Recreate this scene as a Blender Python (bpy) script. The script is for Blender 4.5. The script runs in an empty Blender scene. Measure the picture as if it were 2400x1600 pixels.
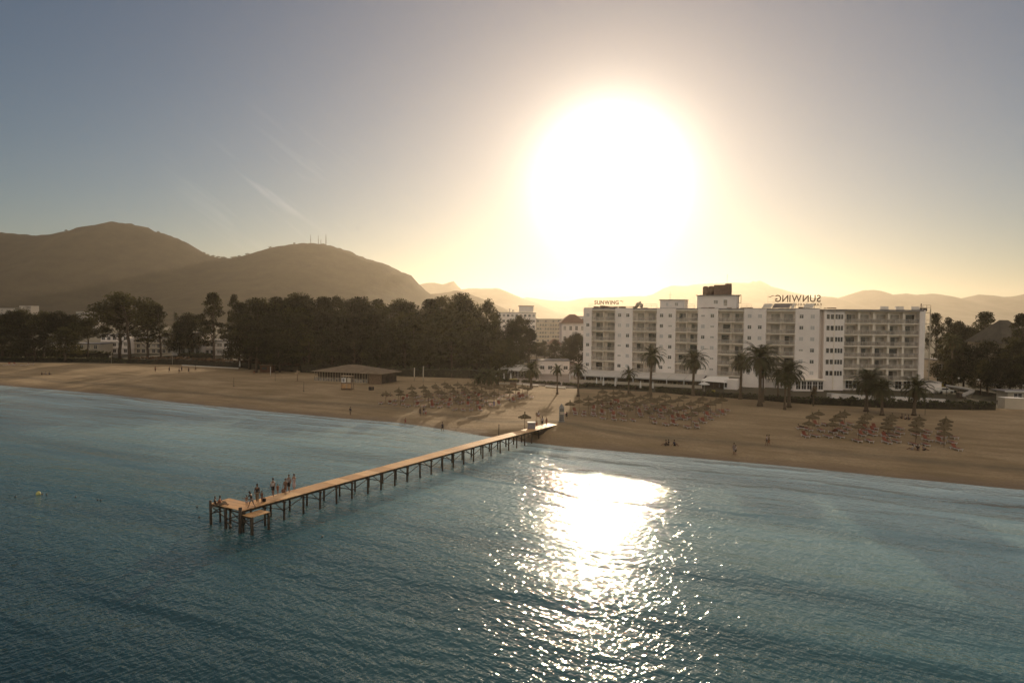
import bpy, bmesh, math, random
from mathutils import Vector, Matrix, noise
S = bpy.context.scene
C = S.collection
R = math.radians
random.seed(7)

# ------------------------------------------------------------------ camera
FPX, CX, CY = 1600.0, 1200.0, 800.0          # focal length and centre in photo pixels
PITCH, ROLL, CAMZ = R(2.076), R(0.5), 19.5
cam_d = bpy.data.cameras.new("camera"); cam_d.sensor_width = 36; cam_d.lens = 24
cam_d.clip_start = 0.5; cam_d.clip_end = 60000
cam = bpy.data.objects.new("camera", cam_d); C.objects.link(cam)
CM = Matrix.Rotation(R(90) - PITCH, 3, 'X') @ Matrix.Rotation(ROLL, 3, 'Z')
cam.matrix_world = Matrix.Translation((0, 0, CAMZ)) @ CM.to_4x4()
S.camera = cam
def ray(px, py):
    return CM @ Vector(((px - CX) / FPX, -(py - CY) / FPX, -1.0))
def G(px, py, z=0.0):
    d = ray(px, py); t = (z - CAMZ) / d.z
    return Vector((d.x * t, d.y * t, z))
def D(px, py, Y):
    d = ray(px, py); t = Y / d.y
    return Vector((d.x * t, Y, CAMZ + d.z * t))

# ------------------------------------------------------------------ sky, sun, exposure
SUN_AZ, SUN_EL = R(8.1), R(11.2)              # azimuth to the right of +Y
SUNV = Vector((math.sin(SUN_AZ) * math.cos(SUN_EL), math.cos(SUN_AZ) * math.cos(SUN_EL), math.sin(SUN_EL)))
w = bpy.data.worlds.new("World"); S.world = w; w.use_nodes = True
nt = w.node_tree; N = nt.nodes; L = nt.links
for n in list(N): N.remove(n)
def wn(t, **k):
    n = N.new(t)
    for a, b in k.items(): setattr(n, a, b)
    return n
def wmath(op, a, b=None, clamp=False):
    n = wn('ShaderNodeMath', operation=op, use_clamp=clamp)
    for i, v in enumerate((a, b)):
        if v is None: continue
        if isinstance(v, (int, float)): n.inputs[i].default_value = v
        else: L.new(v, n.inputs[i])
    return n.outputs[0]
out = wn('ShaderNodeOutputWorld')
sky = wn('ShaderNodeTexSky', sky_type='NISHITA', sun_disc=False)
sky.sun_elevation = SUN_EL; sky.sun_rotation = SUN_AZ
sky.air_density = 1.0; sky.dust_density = 0.1; sky.ozone_density = 2.2; sky.altitude = 0
SKY_STRENGTH = 0.05
wb = wn('ShaderNodeVectorMath', operation='MULTIPLY'); L.new(sky.outputs[0], wb.inputs[0]); wb.inputs[1].default_value = (.83, .95, 1.01)   # cool daylight white balance
bg = wn('ShaderNodeBackground'); L.new(wb.outputs[0], bg.inputs[0]); bg.inputs[1].default_value = SKY_STRENGTH
# the bright aureole of dusty air around the sun, by true angle from the sun
tc = wn('ShaderNodeTexCoord')
dot = wn('ShaderNodeVectorMath', operation='DOT_PRODUCT'); L.new(tc.outputs['Generated'], dot.inputs[0])
dot.inputs[1].default_value = SUNV
ang = wmath('ARCCOSINE', wmath('MINIMUM', dot.outputs['Value'], 0.99999))
def gauss(width, power=2.0):
    return wmath('EXPONENT', wmath('MULTIPLY', wmath('POWER', wmath('DIVIDE', ang, width), power), -1.0))
AURE = [(0.055, 1.6, (1.0, 0.90, 0.70), 9.0), (0.155, 2.0, (1.0, 0.74, 0.50), .62), (.38, 2.0, (1.0, .68, .42), .24)]
last = bg.outputs[0]
for wd, pw, col, st in AURE:
    b = wn('ShaderNodeBackground'); b.inputs[0].default_value = (*col, 1)
    L.new(wmath('MULTIPLY', gauss(wd, pw), st), b.inputs[1])
    ad = wn('ShaderNodeAddShader'); L.new(last, ad.inputs[0]); L.new(b.outputs[0], ad.inputs[1]); last = ad.outputs[0]
# added warm fill light in the unseen sky overhead and behind the viewer
fd = wn('ShaderNodeVectorMath', operation='DOT_PRODUCT'); L.new(tc.outputs['Generated'], fd.inputs[0]); fd.inputs[1].default_value = (0, -.5, .87)
mr = wn('ShaderNodeMapRange', interpolation_type='SMOOTHSTEP'); L.new(fd.outputs['Value'], mr.inputs[0]); mr.inputs[1].default_value = .1; mr.inputs[2].default_value = .85
FILL = .66
b = wn('ShaderNodeBackground'); b.inputs[0].default_value = (1.0, .82, .62, 1); L.new(wmath('MULTIPLY', mr.outputs[0], FILL), b.inputs[1])
ad = wn('ShaderNodeAddShader'); L.new(last, ad.inputs[0]); L.new(b.outputs[0], ad.inputs[1]); last = ad.outputs[0]
# wisps of cirrus left of the sun, over the hills
cdir = ray(640, 480).normalized()
d2 = wn('ShaderNodeVectorMath', operation='DOT_PRODUCT'); L.new(tc.outputs['Generated'], d2.inputs[0]); d2.inputs[1].default_value = cdir
a2 = wmath('ARCCOSINE', wmath('MINIMUM', d2.outputs['Value'], 0.99999))
mask = wmath('EXPONENT', wmath('MULTIPLY', wmath('POWER', wmath('DIVIDE', a2, .085), 2.0), -1.0))
mp0 = wn('ShaderNodeMapping'); L.new(tc.outputs['Generated'], mp0.inputs[0]); mp0.inputs['Rotation'].default_value = (0, R(-38), R(18))
mp1 = wn('ShaderNodeMapping'); L.new(mp0.outputs[0], mp1.inputs[0]); mp1.inputs['Scale'].default_value = (5.0, 10.0, 62.0)
cn_ = wn('ShaderNodeTexNoise'); L.new(mp1.outputs[0], cn_.inputs['Vector']); cn_.inputs['Scale'].default_value = 1.0; cn_.inputs['Detail'].default_value = 3; cn_.inputs['Distortion'].default_value = .4
cr = wn('ShaderNodeMapRange', interpolation_type='SMOOTHSTEP'); L.new(cn_.outputs['Fac'], cr.inputs[0]); cr.inputs[1].default_value = .50; cr.inputs[2].default_value = .78
b = wn('ShaderNodeBackground'); b.inputs[0].default_value = (1.0, .88, .72, 1); L.new(wmath('MULTIPLY', wmath('MULTIPLY', mask, cr.outputs[0]), .13), b.inputs[1])
ad = wn('ShaderNodeAddShader'); L.new(last, ad.inputs[0]); L.new(b.outputs[0], ad.inputs[1]); last = ad.outputs[0]
L.new(last, out.inputs[0])

sun_d = bpy.data.lights.new("sun", 'SUN'); sun_d.energy = 5.0; sun_d.angle = R(0.5); sun_d.color = (1.0, 0.76, 0.50)
sun = bpy.data.objects.new("sun", sun_d); C.objects.link(sun)
sun.rotation_euler = SUNV.to_track_quat('Z', 'Y').to_euler()
S.view_settings.view_transform = 'Standard'; S.view_settings.look = 'None'
S.view_settings.exposure = -0.1; S.view_settings.gamma = 1; S.view_settings.use_curve_mapping = False

# ------------------------------------------------------------------ helpers
class MB:
    """collects shapes, then links them as ONE mesh object"""
    def __init__(s): s.v = []; s.f = []
    def add(s, vs, fs):
        b = len(s.v); s.v += [tuple(v) for v in vs]; s.f += [tuple(b + i for i in f) for f in fs]; return s
    def box(s, x0, x1, y0, y1, z0, z1, M=None):
        vs = [Vector(p) for p in ((x0,y0,z0),(x1,y0,z0),(x1,y1,z0),(x0,y1,z0),(x0,y0,z1),(x1,y0,z1),(x1,y1,z1),(x0,y1,z1))]
        if M is not None: vs = [M @ v for v in vs]
        return s.add(vs, [(0,3,2,1),(4,5,6,7),(0,1,5,4),(1,2,6,5),(2,3,7,6),(3,0,4,7)])
    def tube(s, pts, rad, n=6, cap=True):
        pts = [Vector(p) for p in pts]
        rad = rad if isinstance(rad, (list, tuple)) else [rad] * len(pts)
        vs = []
        up = None
        for i, p in enumerate(pts):
            a = pts[max(i-1, 0)]; b = pts[min(i+1, len(pts)-1)]
            t = (b - a)
            if t.length < 1e-9: t = Vector((0, 0, 1))
            t.normalize()
            ref = Vector((1, 0, 0)) if abs(t.x) < 0.8 else Vector((0, 1, 0))
            u = t.cross(ref).normalized(); w_ = t.cross(u)
            for k in range(n):
                q = 2 * math.pi * k / n
                vs.append(p + (u * math.cos(q) + w_ * math.sin(q)) * rad[i])
        fs = []
        for i in range(len(pts) - 1):
            for k in range(n):
                fs.append((i*n+k, i*n+(k+1) % n, (i+1)*n+(k+1) % n, (i+1)*n+k))
        if cap:
            fs.append(tuple(range(n-1, -1, -1))); fs.append(tuple((len(pts)-1)*n + k for k in range(n)))
        return s.add(vs, fs)
    def lathe(s, prof, n=12, o=(0, 0, 0), jit=None, cap=True):
        vs = []; fs = []
        for i, (r, z) in enumerate(prof):
            for k in range(n):
                q = 2 * math.pi * k / n
                j = jit(i, k) if jit else (0, 0)
                vs.append((o[0] + (r + j[0]) * math.cos(q), o[1] + (r + j[0]) * math.sin(q), o[2] + z + j[1]))
        for i in range(len(prof) - 1):
            for k in range(n):
                fs.append((i*n+k, i*n+(k+1) % n, (i+1)*n+(k+1) % n, (i+1)*n+k))
        if cap:
            fs.append(tuple(range(n-1, -1, -1))); fs.append(tuple((len(prof)-1)*n + k for k in range(n)))
        return s.add(vs, fs)
    def mesh(s, name):
        me = bpy.data.meshes.new(name); me.from_pydata(s.v, [], s.f); me.update(); return me
    def build(s, name, mat=None, parent=None, smooth=False):
        return link(s.mesh(name), name, mat, parent, smooth)
def link(me, name, mat=None, parent=None, smooth=False):
    if mat is not None and not me.materials: me.materials.append(mat)
    if smooth: me.polygons.foreach_set('use_smooth', [True] * len(me.polygons))
    o = bpy.data.objects.new(name, me); C.objects.link(o)
    if parent is not None: o.parent = parent
    return o
def tag(o, label=None, cat=None, group=None, kind=None):
    if label: o['label'] = label
    if cat: o['category'] = cat
    if group: o['group'] = group
    if kind: o['kind'] = kind
    return o
def empty(name, loc=(0, 0, 0), rz=0.0, label=None, cat=None, group=None):
    o = bpy.data.objects.new(name, None); C.objects.link(o); o.location = loc; o.rotation_euler = (0, 0, rz)
    return tag(o, label, cat, group)
def copy_tree(root, loc=None, rz=None, sc=None, label=None, group=None):
    def cp(o, par):
        c = o.copy(); C.objects.link(c); c.parent = par
        for ch in list(o.children): cp(ch, c)
        return c
    r = cp(root, None)
    if loc is not None: r.location = loc
    if rz is not None: r.rotation_euler = (0, 0, rz)
    if sc is not None: r.scale = sc if hasattr(sc, '__len__') else (sc, sc, sc)
    if label: r['label'] = label
    if group: r['group'] = group
    return r
def interp(tab, x):
    if x <= tab[0][0]: a, b = tab[0], tab[1]
    elif x >= tab[-1][0]: a, b = tab[-2], tab[-1]
    else:
        for i in range(len(tab) - 1):
            if x <= tab[i+1][0]: a, b = tab[i], tab[i+1]; break
    return a[1] + (b[1] - a[1]) * (x - a[0]) / (b[0] - a[0])
def sstep(a, b, x):
    t = min(1, max(0, (x - a) / (b - a))); return t * t * (3 - 2 * t)

class NT:
    """small wrapper for building material node trees"""
    def __init__(s, name, color=(.5,.5,.5), rough=.8, spec=.5, metal=0.0):
        s.m = bpy.data.materials.new(name); s.m.use_nodes = True
        s.t = s.m.node_tree; s.N = s.t.nodes; s.L = s.t.links
        s.b = s.N['Principled BSDF']
        s.b.inputs['Base Color'].default_value = (*color, 1); s.b.inputs['Roughness'].default_value = rough
        s.b.inputs['Specular IOR Level'].default_value = spec; s.b.inputs['Metallic'].default_value = metal
        s.tc = s.N.new('ShaderNodeTexCoord')
    def set(s, n, i, v):
        if hasattr(v, 'is_linked') or isinstance(v, bpy.types.NodeSocket): s.L.new(v, n.inputs[i])
        else: n.inputs[i].default_value = v
    def map(s, src='Object', scale=(1,1,1), rot=(0,0,0), loc=(0,0,0)):
        # turn first, then stretch, so that streaks and crests can run in any direction
        n = s.N.new('ShaderNodeMapping'); s.L.new(s.tc.outputs[src], n.inputs[0])
        n.inputs['Rotation'].default_value = rot; n.inputs['Location'].default_value = loc
        n2 = s.N.new('ShaderNodeMapping'); s.L.new(n.outputs[0], n2.inputs[0]); n2.inputs['Scale'].default_value = scale
        return n2.outputs[0]
    def noise(s, vec, scale=1, detail=3, rough=.5, dist=0.0):
        n = s.N.new('ShaderNodeTexNoise'); s.L.new(vec, n.inputs['Vector'])
        n.inputs['Scale'].default_value = scale; n.inputs['Detail'].default_value = detail
        n.inputs['Roughness'].default_value = rough; n.inputs['Distortion'].default_value = dist
        return n.outputs['Fac']
    def math(s, op, a, b=None, clamp=False):
        n = s.N.new('ShaderNodeMath'); n.operation = op; n.use_clamp = clamp
        s.set(n, 0, a)
        if b is not None: s.set(n, 1, b)
        return n.outputs[0]
    def mix(s, fac, a, b):
        n = s.N.new('ShaderNodeMix'); n.data_type = 'RGBA'
        s.set(n, 0, fac)
        s.set(n, 6, (*a, 1) if isinstance(a, tuple) else a); s.set(n, 7, (*b, 1) if isinstance(b, tuple) else b)
        return n.outputs[2]
    def ramp(s, fac, stops):
        n = s.N.new('ShaderNodeValToRGB'); s.L.new(fac, n.inputs[0]); e = n.color_ramp.elements
        while len(e) < len(stops): e.new(0.5)
        for i, (p, c) in enumerate(stops):
            e[i].position = p; e[i].color = (*c, 1) if isinstance(c, tuple) else (c, c, c, 1)
        return n.outputs[0]
    def bump(s, h, strength=1.0, dist=1.0, prev=None):
        n = s.N.new('ShaderNodeBump'); n.inputs['Strength'].default_value = strength; n.inputs['Distance'].default_value = dist
        s.L.new(h, n.inputs['Height'])
        if prev is not None: s.L.new(prev, n.inputs['Normal'])
        return n.outputs[0]
    def attr(s, name):
        n = s.N.new('ShaderNodeAttribute'); n.attribute_name = name; return n.outputs['Fac']
    def color(s, c): s.set(s.b, 'Base Color', c); return s
    def normal(s, n): s.L.new(n, s.b.inputs['Normal']); return s
_mc = {}
def mat(name, color, rough=.8, var=.15, scale=1.5, spec=.4, metal=0.0, bump=0.0, bscale=8):
    """plain material with a little mottling so that no surface is one flat colour"""
    if name in _mc: return _mc[name]
    t = NT(name, color, rough, spec, metal)
    v = t.map()
    lo = tuple(c * (1 - var) for c in color); hi = tuple(min(1, c * (1 + var)) for c in color)
    t.color(t.ramp(t.noise(v, scale, 4, .6), [(.3, lo), (.7, hi)]))
    if bump: t.normal(t.bump(t.noise(v, bscale, 3, .6), 1.0, bump))
    _mc[name] = t.m
    return t.m

# ------------------------------------------------------------------ shoreline and terrain
SHORE_PX = [(0,902.5),(255,924),(408,942),(600,961),(791,979),(925,989),(1050,1007),(1136,1022),(1227,1034.5),(1330,1047),
            (1480,1060),(1650,1075),(1854,1093),(2064,1115),(2400,1148)]
_s = [G(*p) for p in SHORE_PX]
SHORE = [(-1500, 520), (-700, 330), (-320, 236)] + [(p.x, p.y) for p in _s] + [(140, 42), (400, -60), (900, -200)]
HEDGE_PX = [(0,851),(300,853),(440,856),(600,866),(760,876),(900,880),(1100,886),(1250,905),(1330,913),(1440,915),(1600,926),(1760,936),(1900,947),(2060,955),(2200,960),(2400,961)]
_h = [G(p[0], p[1], 1.7) for p in HEDGE_PX]
HEDGE = [(-1500, 640), (-700, 400), (-330, 290)] + sorted([(p.x, p.y) for p in _h]) + [(200, 100), (400, 40), (900, -100)]
def t_shore(x, y): return (y - interp(SHORE, x)) * 0.88
def ground_z(x, y):
    t = t_shore(x, y)
    if t < 0: return max(-4.0, 0.06 * t)
    m_ = 1.12 * math.exp(-((x-8.5)**2 + (y-113.5)**2)/90.0) * sstep(0, 4.5, t)      # sand banked against the jetty
    return 0.75 * (1 - math.exp(-t / 3.5)) + 0.95 * sstep(4, 34, t) + m_
def on_sand(px, py):
    z = 1.7
    for _ in range(6):
        p = G(px, py, z); z = ground_z(p.x, p.y)
    return Vector((p.x, p.y, z))
# ------------------------------------------------------------------ ground, beach, water
def grid_mesh(xs, ts, fy, fz, name, attr=None):
    me = bpy.data.meshes.new(name); vs = []; at = []
    for x in xs:
        for t in ts:
            y = fy(x, t); vs.append((x, y, fz(x, y))); at.append(t_shore(x, y))
    n = len(ts)
    fs = [(i*n+j, (i+1)*n+j, (i+1)*n+j+1, i*n+j+1) for i in range(len(xs)-1) for j in range(n-1)]
    me.from_pydata(vs, [], fs); me.update()
    a = me.attributes.new('shore', 'FLOAT', 'POINT'); a.data.foreach_set('value', at)
    me.polygons.foreach_set('use_smooth', [True]*len(fs))
    return me
xs = [-1500,-1200,-900,-700,-500,-400,-320,-260,-210] + [-180 + 2.5*i for i in range(120)] + [130,145,170,210,300,400,600,900]
# sand: from 60 m out under the water to the hedge line
ts = [-60,-30,-15,-8,-4,-2,-1] + [0.5*i for i in range(0, 17)] + [9+1.5*i for i in range(20)] + [40,45,50,60,70,80,95]
def sandz(x, y):
    z = ground_z(x, y)
    t = t_shore(x, y)
    if t > 1: z += 0.10 * sstep(1, 8, t) * (noise.noise((x*.06, y*.11, 0)) + .5*noise.noise((x*.2, y*.3, 3)))
    else: z += 0.02 * noise.noise((x*.15, y*.15, 7))
    return z
sand_me = grid_mesh(xs, ts, lambda x, t: min(interp(SHORE, x) + t/0.88, interp(HEDGE, x) + 2.5 + 0.002*t), sandz, 'beach')
t = NT('sand', (.42,.33,.23), .95, .2)
v = t.map()
n1 = t.noise(v, .08, 5, .6); n2 = t.noise(t.map(scale=(.35, 1.6, 1), rot=(0,0,R(27))), .25, 5, .65); n3 = t.noise(v, 2.2, 4, .7)
base = t.ramp(t.math('ADD', t.math('MULTIPLY', n1, .5), t.math('MULTIPLY', n2, .5)), [(.34, (.19,.138,.070)), (.5, (.30,.217,.125)), (.66, (.43,.325,.20))])
base = t.mix(t.math('MULTIPLY', t.ramp(n3, [(.42, 0.0), (.60, 1.0)]), .5), base, (.22,.165,.10))
sh = t.attr('shore')
# the tide line: damp sand with an uneven edge, and a darker weed-strewn line further up
edge = t.math('ADD', sh, t.math('MULTIPLY', t.noise(v, .12, 4, .6), -5.0))
wet = t.ramp(t.math('MULTIPLY', t.math('ADD', edge, 4.0), .16), [(.25, 1.0), (.75, 0.0)])
base = t.mix(t.math('MULTIPLY', wet, .8), base, (.17,.12,.075))
wr = t.math('MULTIPLY', t.math('ADD', sh, t.math('MULTIPLY', t.noise(v, .05, 4, .6), 10.0)), .05)
line = t.ramp(wr, [(.66, 0.0), (.74, 1.0), (.80, .5), (.9, 0.0)])
line.node.color_ramp.elements[0].position = .60
base = t.mix(t.math('MULTIPLY', line, t.math('MULTIPLY', t.noise(v, .6, 3, .7), 1.5, True)), base, (.16,.125,.08))
t.color(base)
rg = t.math('SUBTRACT', .97, t.math('MULTIPLY', wet, .4)); t.L.new(rg, t.b.inputs['Roughness'])
foot = t.noise(v, 1.1, 4, .75)
t.normal(t.bump(foot, 1.0, .2, t.bump(t.noise(t.map(scale=(.5,1.5,1), rot=(0,0,R(27))), .35, 3, .6), 1, .22)))
beach = link(sand_me, 'beach', t.m); tag(beach, kind='structure')

# ground behind the beach, one sheet to the horizon
t = NT('dry_ground', (.12,.10,.07), .95, .2)
v = t.map()
t.color(t.ramp(t.noise(v, .02, 8, .65), [(.3, (.035,.035,.02)), (.5, (.06,.052,.034)), (.7, (.10,.085,.055))]))
gm = MB()
gx = [-8500,-6000,-2500,-1500,-700,-330] + [p[0] for p in HEDGE[3:-3]] + [200,400,900,2500,6000,8500]
def hy(x):
    if x < -1500: return 640
    if x > 900: return -100
    return interp(HEDGE, x)
vs = []
for x in gx: vs += [(x, hy(x) - 6, 1.55), (x, 8300, 1.55)]
gm.add(vs, [(2*i, 2*i+2, 2*i+3, 2*i+1) for i in range(len(gx)-1)])
tag(gm.build('ground', t.m), kind='structure')

# water
wxs = [-6000,-3000,-1500,-900,-600,-400,-300,-240] + [-200 + 4*i for i in range(80)] + [130,160,220,300,400,600,900,2500]
wm = bpy.data.meshes.new('sea'); vs = []; at = []
wts = [3, 1, 0, -1, -3, -6, -10, -16, -25, -40, -60, -90, -130, -200, -400, -1200, -4000]
for x in wxs:
    for tt in wts:
        y = interp(SHORE, max(-1500, min(900, x))) + tt/0.88
        vs.append((x, y, 0)); at.append(tt)
n = len(wts)
fs = [(i*n+j, i*n+j+1, (i+1)*n+j+1, (i+1)*n+j) for i in range(len(wxs)-1) for j in range(n-1)]
wm.from_pydata(vs, [], fs); wm.update()
a = wm.attributes.new('shore', 'FLOAT', 'POINT'); a.data.foreach_set('value', at)
t = NT('sea_water', (.03,.085,.10), .045, .5)
t.b.inputs['IOR'].default_value = 1.34
sh = t.attr('shore')
sx = t.math('MULTIPLY', sh, -1.0)
v = t.map()
deep = t.ramp(t.math('MULTIPLY', sx, .012), [(0.0, (.42,.56,.58)), (.3, (.24,.39,.42)), (.62, (.050,.13,.15)), (1.0, (.005,.026,.034))])  # depth tint; shallows also lightened to paint in the low sky's reflection
swell_shaded = t.mix(t.math('MULTIPLY', t.ramp(t.noise(t.map(scale=(.14,1,1), rot=(0,0,R(25))), .09, 4, .6), [(.46,0.0),(.68,1.0)]), .5), deep, (.006,.03,.042))  # dark swell and wind bands, their shade painted into the water colour
t.color(swell_shaded)
# wavelets, chop and the long swell that runs with the shore
r1 = t.noise(t.map(scale=(.42,1,1), rot=(0,0,R(-48))), 2.4, 2, .5)
r1b = t.noise(t.map(scale=(.42,1,1), rot=(0,0,R(44))), 2.7, 2, .5)
r2 = t.noise(t.map(scale=(.5,1,1), rot=(0,0,R(28))), 1.0, 3, .55, .3)
r3 = t.noise(t.map(scale=(.22,1,1), rot=(0,0,R(24))), .28, 2, .5, .4)
r4 = t.noise(t.map(scale=(.12,1,1), rot=(0,0,R(27))), .085, 2, .5, .3)
nb = t.bump(r1, 1.0, .092); nb = t.bump(r1b, 1.0, .088, nb); nb = t.bump(r2, 1.0, .14, nb); nb = t.bump(r3, 1.0, .30, nb); nb = t.bump(r4, 1.0, .9, nb)
# small waves breaking parallel to the beach
ph = t.math('ADD', t.math('MULTIPLY', sx, 1.15), t.math('MULTIPLY', t.noise(v, .05, 3, .5), 9.0))
wv = t.math('POWER', t.math('MULTIPLY', t.math('ADD', t.math('SINE', ph), 1.0), .5), 5.0)
fade = t.ramp(t.math('MULTIPLY', sx, .028), [(0.0, 1.0), (.45, .45), (1.0, 0.0)])
nb = t.bump(t.math('MULTIPLY', wv, t.math('MULTIPLY', fade, t.ramp(t.noise(v, .08, 4, .65), [(.42, 0.0), (.62, 1.0)]))), 1.0, .42, nb)
t.normal(nb)
# the swash: a thin lace of foam along the waterline
fo = t.math('ADD', sx, t.math('MULTIPLY', t.noise(v, .9, 4, .7), -1.6))
foam = t.math('MULTIPLY', t.ramp(t.math('ADD', t.math('MULTIPLY', fo, .5), .5), [(.30, 0.0), (.42, 1.0), (.57, 0.0)]), t.ramp(t.noise(v, .45, 3, .6), [(.40, .15), (.60, 1.0)]))
foam_c = t.mix(foam, swell_shaded, (.62,.64,.62)); t.color(foam_c)
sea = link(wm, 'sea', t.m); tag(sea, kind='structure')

# ------------------------------------------------------------------ hills and far mountains
def hill(name, px, Y, z0, front, back, col, seed, rough_amp, step, material):
    """a ridge whose crest runs through the given skyline, falling away in front and behind"""
    crest = []
    tab = [(D(a, b, Y).x, D(a, b, Y).z) for a, b in px]
    x = tab[0][0]
    xsr = []
    while x < tab[-1][0]: xsr.append(x); x += step
    xsr.append(tab[-1][0])
    prof = [(-front, 0), (-front*.8, .06), (-front*.62, .16), (-front*.46, .32), (-front*.33, .50), (-front*.22, .68), (-front*.12, .85), (-front*.05, .955), (0, 1), (back*.2, .85), (back*.5, .4), (back, 0)]
    mb = MB(); vs = []
    for x in xsr:
        zc = interp(tab, x) - z0
        spur = noise.noise((x*.0012*1800/front, seed, 0)) * .5
        for k, (dy, f) in enumerate(prof):
            g = noise.fractal((x*4.5/front + seed, dy*3/front, 0), 1.0, 2.0, 5)
            yy = Y + dy*(1 + .35*spur*(1-f)) + 0.0
            zz = z0 + zc * max(0, min(1.0, f + (rough_amp*g*math.sin(min(1, f)*math.pi)))) if f < 1 else z0 + zc + zc*.016*noise.fractal((x*70/front, seed, 1), 1, 2, 4)
            vs.append((x, yy, zz))
    n = len(prof)
    mb.add(vs, [(i*n+j, (i+1)*n+j, (i+1)*n+j+1, i*n+j+1) for i in range(len(xsr)-1) for j in range(n-1)])
    o = mb.build(name, material, None, True); tag(o, kind='structure'); return o
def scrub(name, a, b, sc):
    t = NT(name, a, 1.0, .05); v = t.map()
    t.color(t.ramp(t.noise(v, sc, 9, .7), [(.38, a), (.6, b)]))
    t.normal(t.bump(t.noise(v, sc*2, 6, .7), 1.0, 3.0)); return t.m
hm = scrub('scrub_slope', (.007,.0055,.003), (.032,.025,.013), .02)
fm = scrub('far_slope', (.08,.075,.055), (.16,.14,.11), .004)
HA = [(-700,640),(-500,590),(-250,560),(-80,545),(0,545),(46,549),(90,552),(125,549),(155,542),(185,537),(205,529),(235,526),(255,521),(270,520),(305,523),(345,534),(370,545),(388,549),(415,558),(440,571),(455,583),(470,591),(490,600),(510,604),(530,606),(552,605),(577,598),(628,583),(667,574),(718,570),(738,570),(766,573),(802,583),(858,605),(904,619),(934,634),(963,645),(973,656),(983,667),(996,680),(1011,690),(1040,712),(1080,738),(1110,745)]
HB = [(900,730),(960,700),(1007,689),(1026,688),(1046,685.5),(1068,680),(1091,685),(1112,693),(1141,704),(1160,713),(1189,725),(1218,738),(1250,742)]
HC = [(930,720),(983,667),(990,664),(1018,662),(1038,666),(1055,661),(1064,659),(1072,668),(1078,678),(1100,676),(1150,676),(1165,675),(1180,680),(1195,686),(1220,697),(1260,712),(1300,730),(1350,742)]
HD = [(1150,735),(1190,706),(1235,697),(1290,704),(1330,706),(1370,698),(1410,697),(1445,696),(1483,694),(1512,694),(1533,688),(1550,678),(1573,669),(1613,670),(1628,666),(1709,662),(1756,663),(1765,659),(1783,658.6),(1789,664),(1804,670),(1829,677),(1849,683),(1874,688),(1900,697),(1950,715),(2000,735),(2030,745)]
HF = [(1820,745),(1880,712),(1915,697),(1929,693.6),(1944,696),(1951,695),(1963,702),(1975,696.5),(1998,689),(2023,680),(2051,679),(2065,684),(2088,691),(2122,687),(2149,690.6),(2187,687.7),(2206,691),(2233,699),(2275,702),(2292,690),(2323,691.6),(2352,696),(2380,694),(2400,689),(2460,680),(2600,690),(2800,720)]
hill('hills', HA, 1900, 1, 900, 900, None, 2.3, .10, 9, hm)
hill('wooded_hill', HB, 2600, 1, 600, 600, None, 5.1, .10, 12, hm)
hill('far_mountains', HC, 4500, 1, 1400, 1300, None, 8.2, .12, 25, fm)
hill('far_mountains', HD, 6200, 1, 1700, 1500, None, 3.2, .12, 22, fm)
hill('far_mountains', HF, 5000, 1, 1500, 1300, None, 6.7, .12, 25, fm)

# paved promenade and street in the gap between wood and hotel
t = NT('pale_paving', (.30,.25,.21), .9, .2); v = t.map()
t.color(t.ramp(t.noise(v, .3, 5, .6), [(.35, (.22,.18,.15)), (.65, (.34,.28,.235))]))
q = [G(1130,897,1.62), G(1345,912,1.62), G(1372,905,1.62), G(1366,800,1.62), G(1290,795,1.62), G(1190,862,1.62), G(1120,888,1.62)]
tag(MB().add([(p.x, p.y+4, 1.62) for p in q], [tuple(range(len(q)))]).build('promenade', t.m), kind='structure')
# ------------------------------------------------------------------ shared materials
WHITE = mat('white_render', (.86,.775,.70), .85, .07, .35, bump=.004)
WHITE2 = mat('white_paint', (.74,.71,.66), .6, .05, .8)
SLABW = mat('balcony_edge', (.84,.75,.62), .8, .08, .6)
RECESS = mat('recess_plaster', (.84,.75,.65), .9, .10, .5)
CREAM = mat('cream_wall', (.50,.43,.33), .9, .10, .4)
FARW = mat('far_render', (.36,.32,.28), .9, .08, .2)
GREYR = mat('grey_roofing', (.20,.19,.19), .85, .2, .6)
DARKM = mat('dark_metal', (.05,.042,.035), .55, .2, 1.0, metal=.3)
RUST = mat('brown_tank', (.13,.07,.045), .7, .25, 1.5)
WOOD = mat('weathered_wood', (.20,.13,.08), .85, .3, 3.0)
WOODL = mat('pale_wood', (.36,.26,.16), .8, .25, 3.0)
BLACK = mat('black_cloth', (.018,.017,.018), .9, .2)
BARK = mat('bark', (.085,.06,.042), .95, .3, 4.0, bump=.02, bscale=9)
PBARK = mat('palm_bark', (.12,.085,.055), .95, .3, 6.0, bump=.03, bscale=12)
TILE = mat('roof_tiles', (.20,.115,.08), .85, .2, 3.0)
def glass(name, col, rough=.12, alpha=1.0):
    if name in _mc: return _mc[name]
    t = NT(name, col, rough, .6)
    v = t.map(); t.color(t.ramp(t.noise(v, .9, 2, .5), [(.35, tuple(c*.6 for c in col)), (.7, tuple(c*1.4 for c in col))]))
    t.b.inputs['Alpha'].default_value = alpha
    _mc[name] = t.m; return t.m
GDARK = glass('dark_glass', (.022,.022,.024))
GDOOR = glass('curtained_glass', (.38,.33,.27), .25)
GRAIL = glass('smoked_rail_glass', (.42,.37,.31), .3, .4)
SHUT = mat('pale_shutter', (.52,.49,.46), .7, .06, 4)
SOLAR = mat('solar_glass', (.10,.085,.085), .35, .2, .4, spec=.6)

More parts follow.
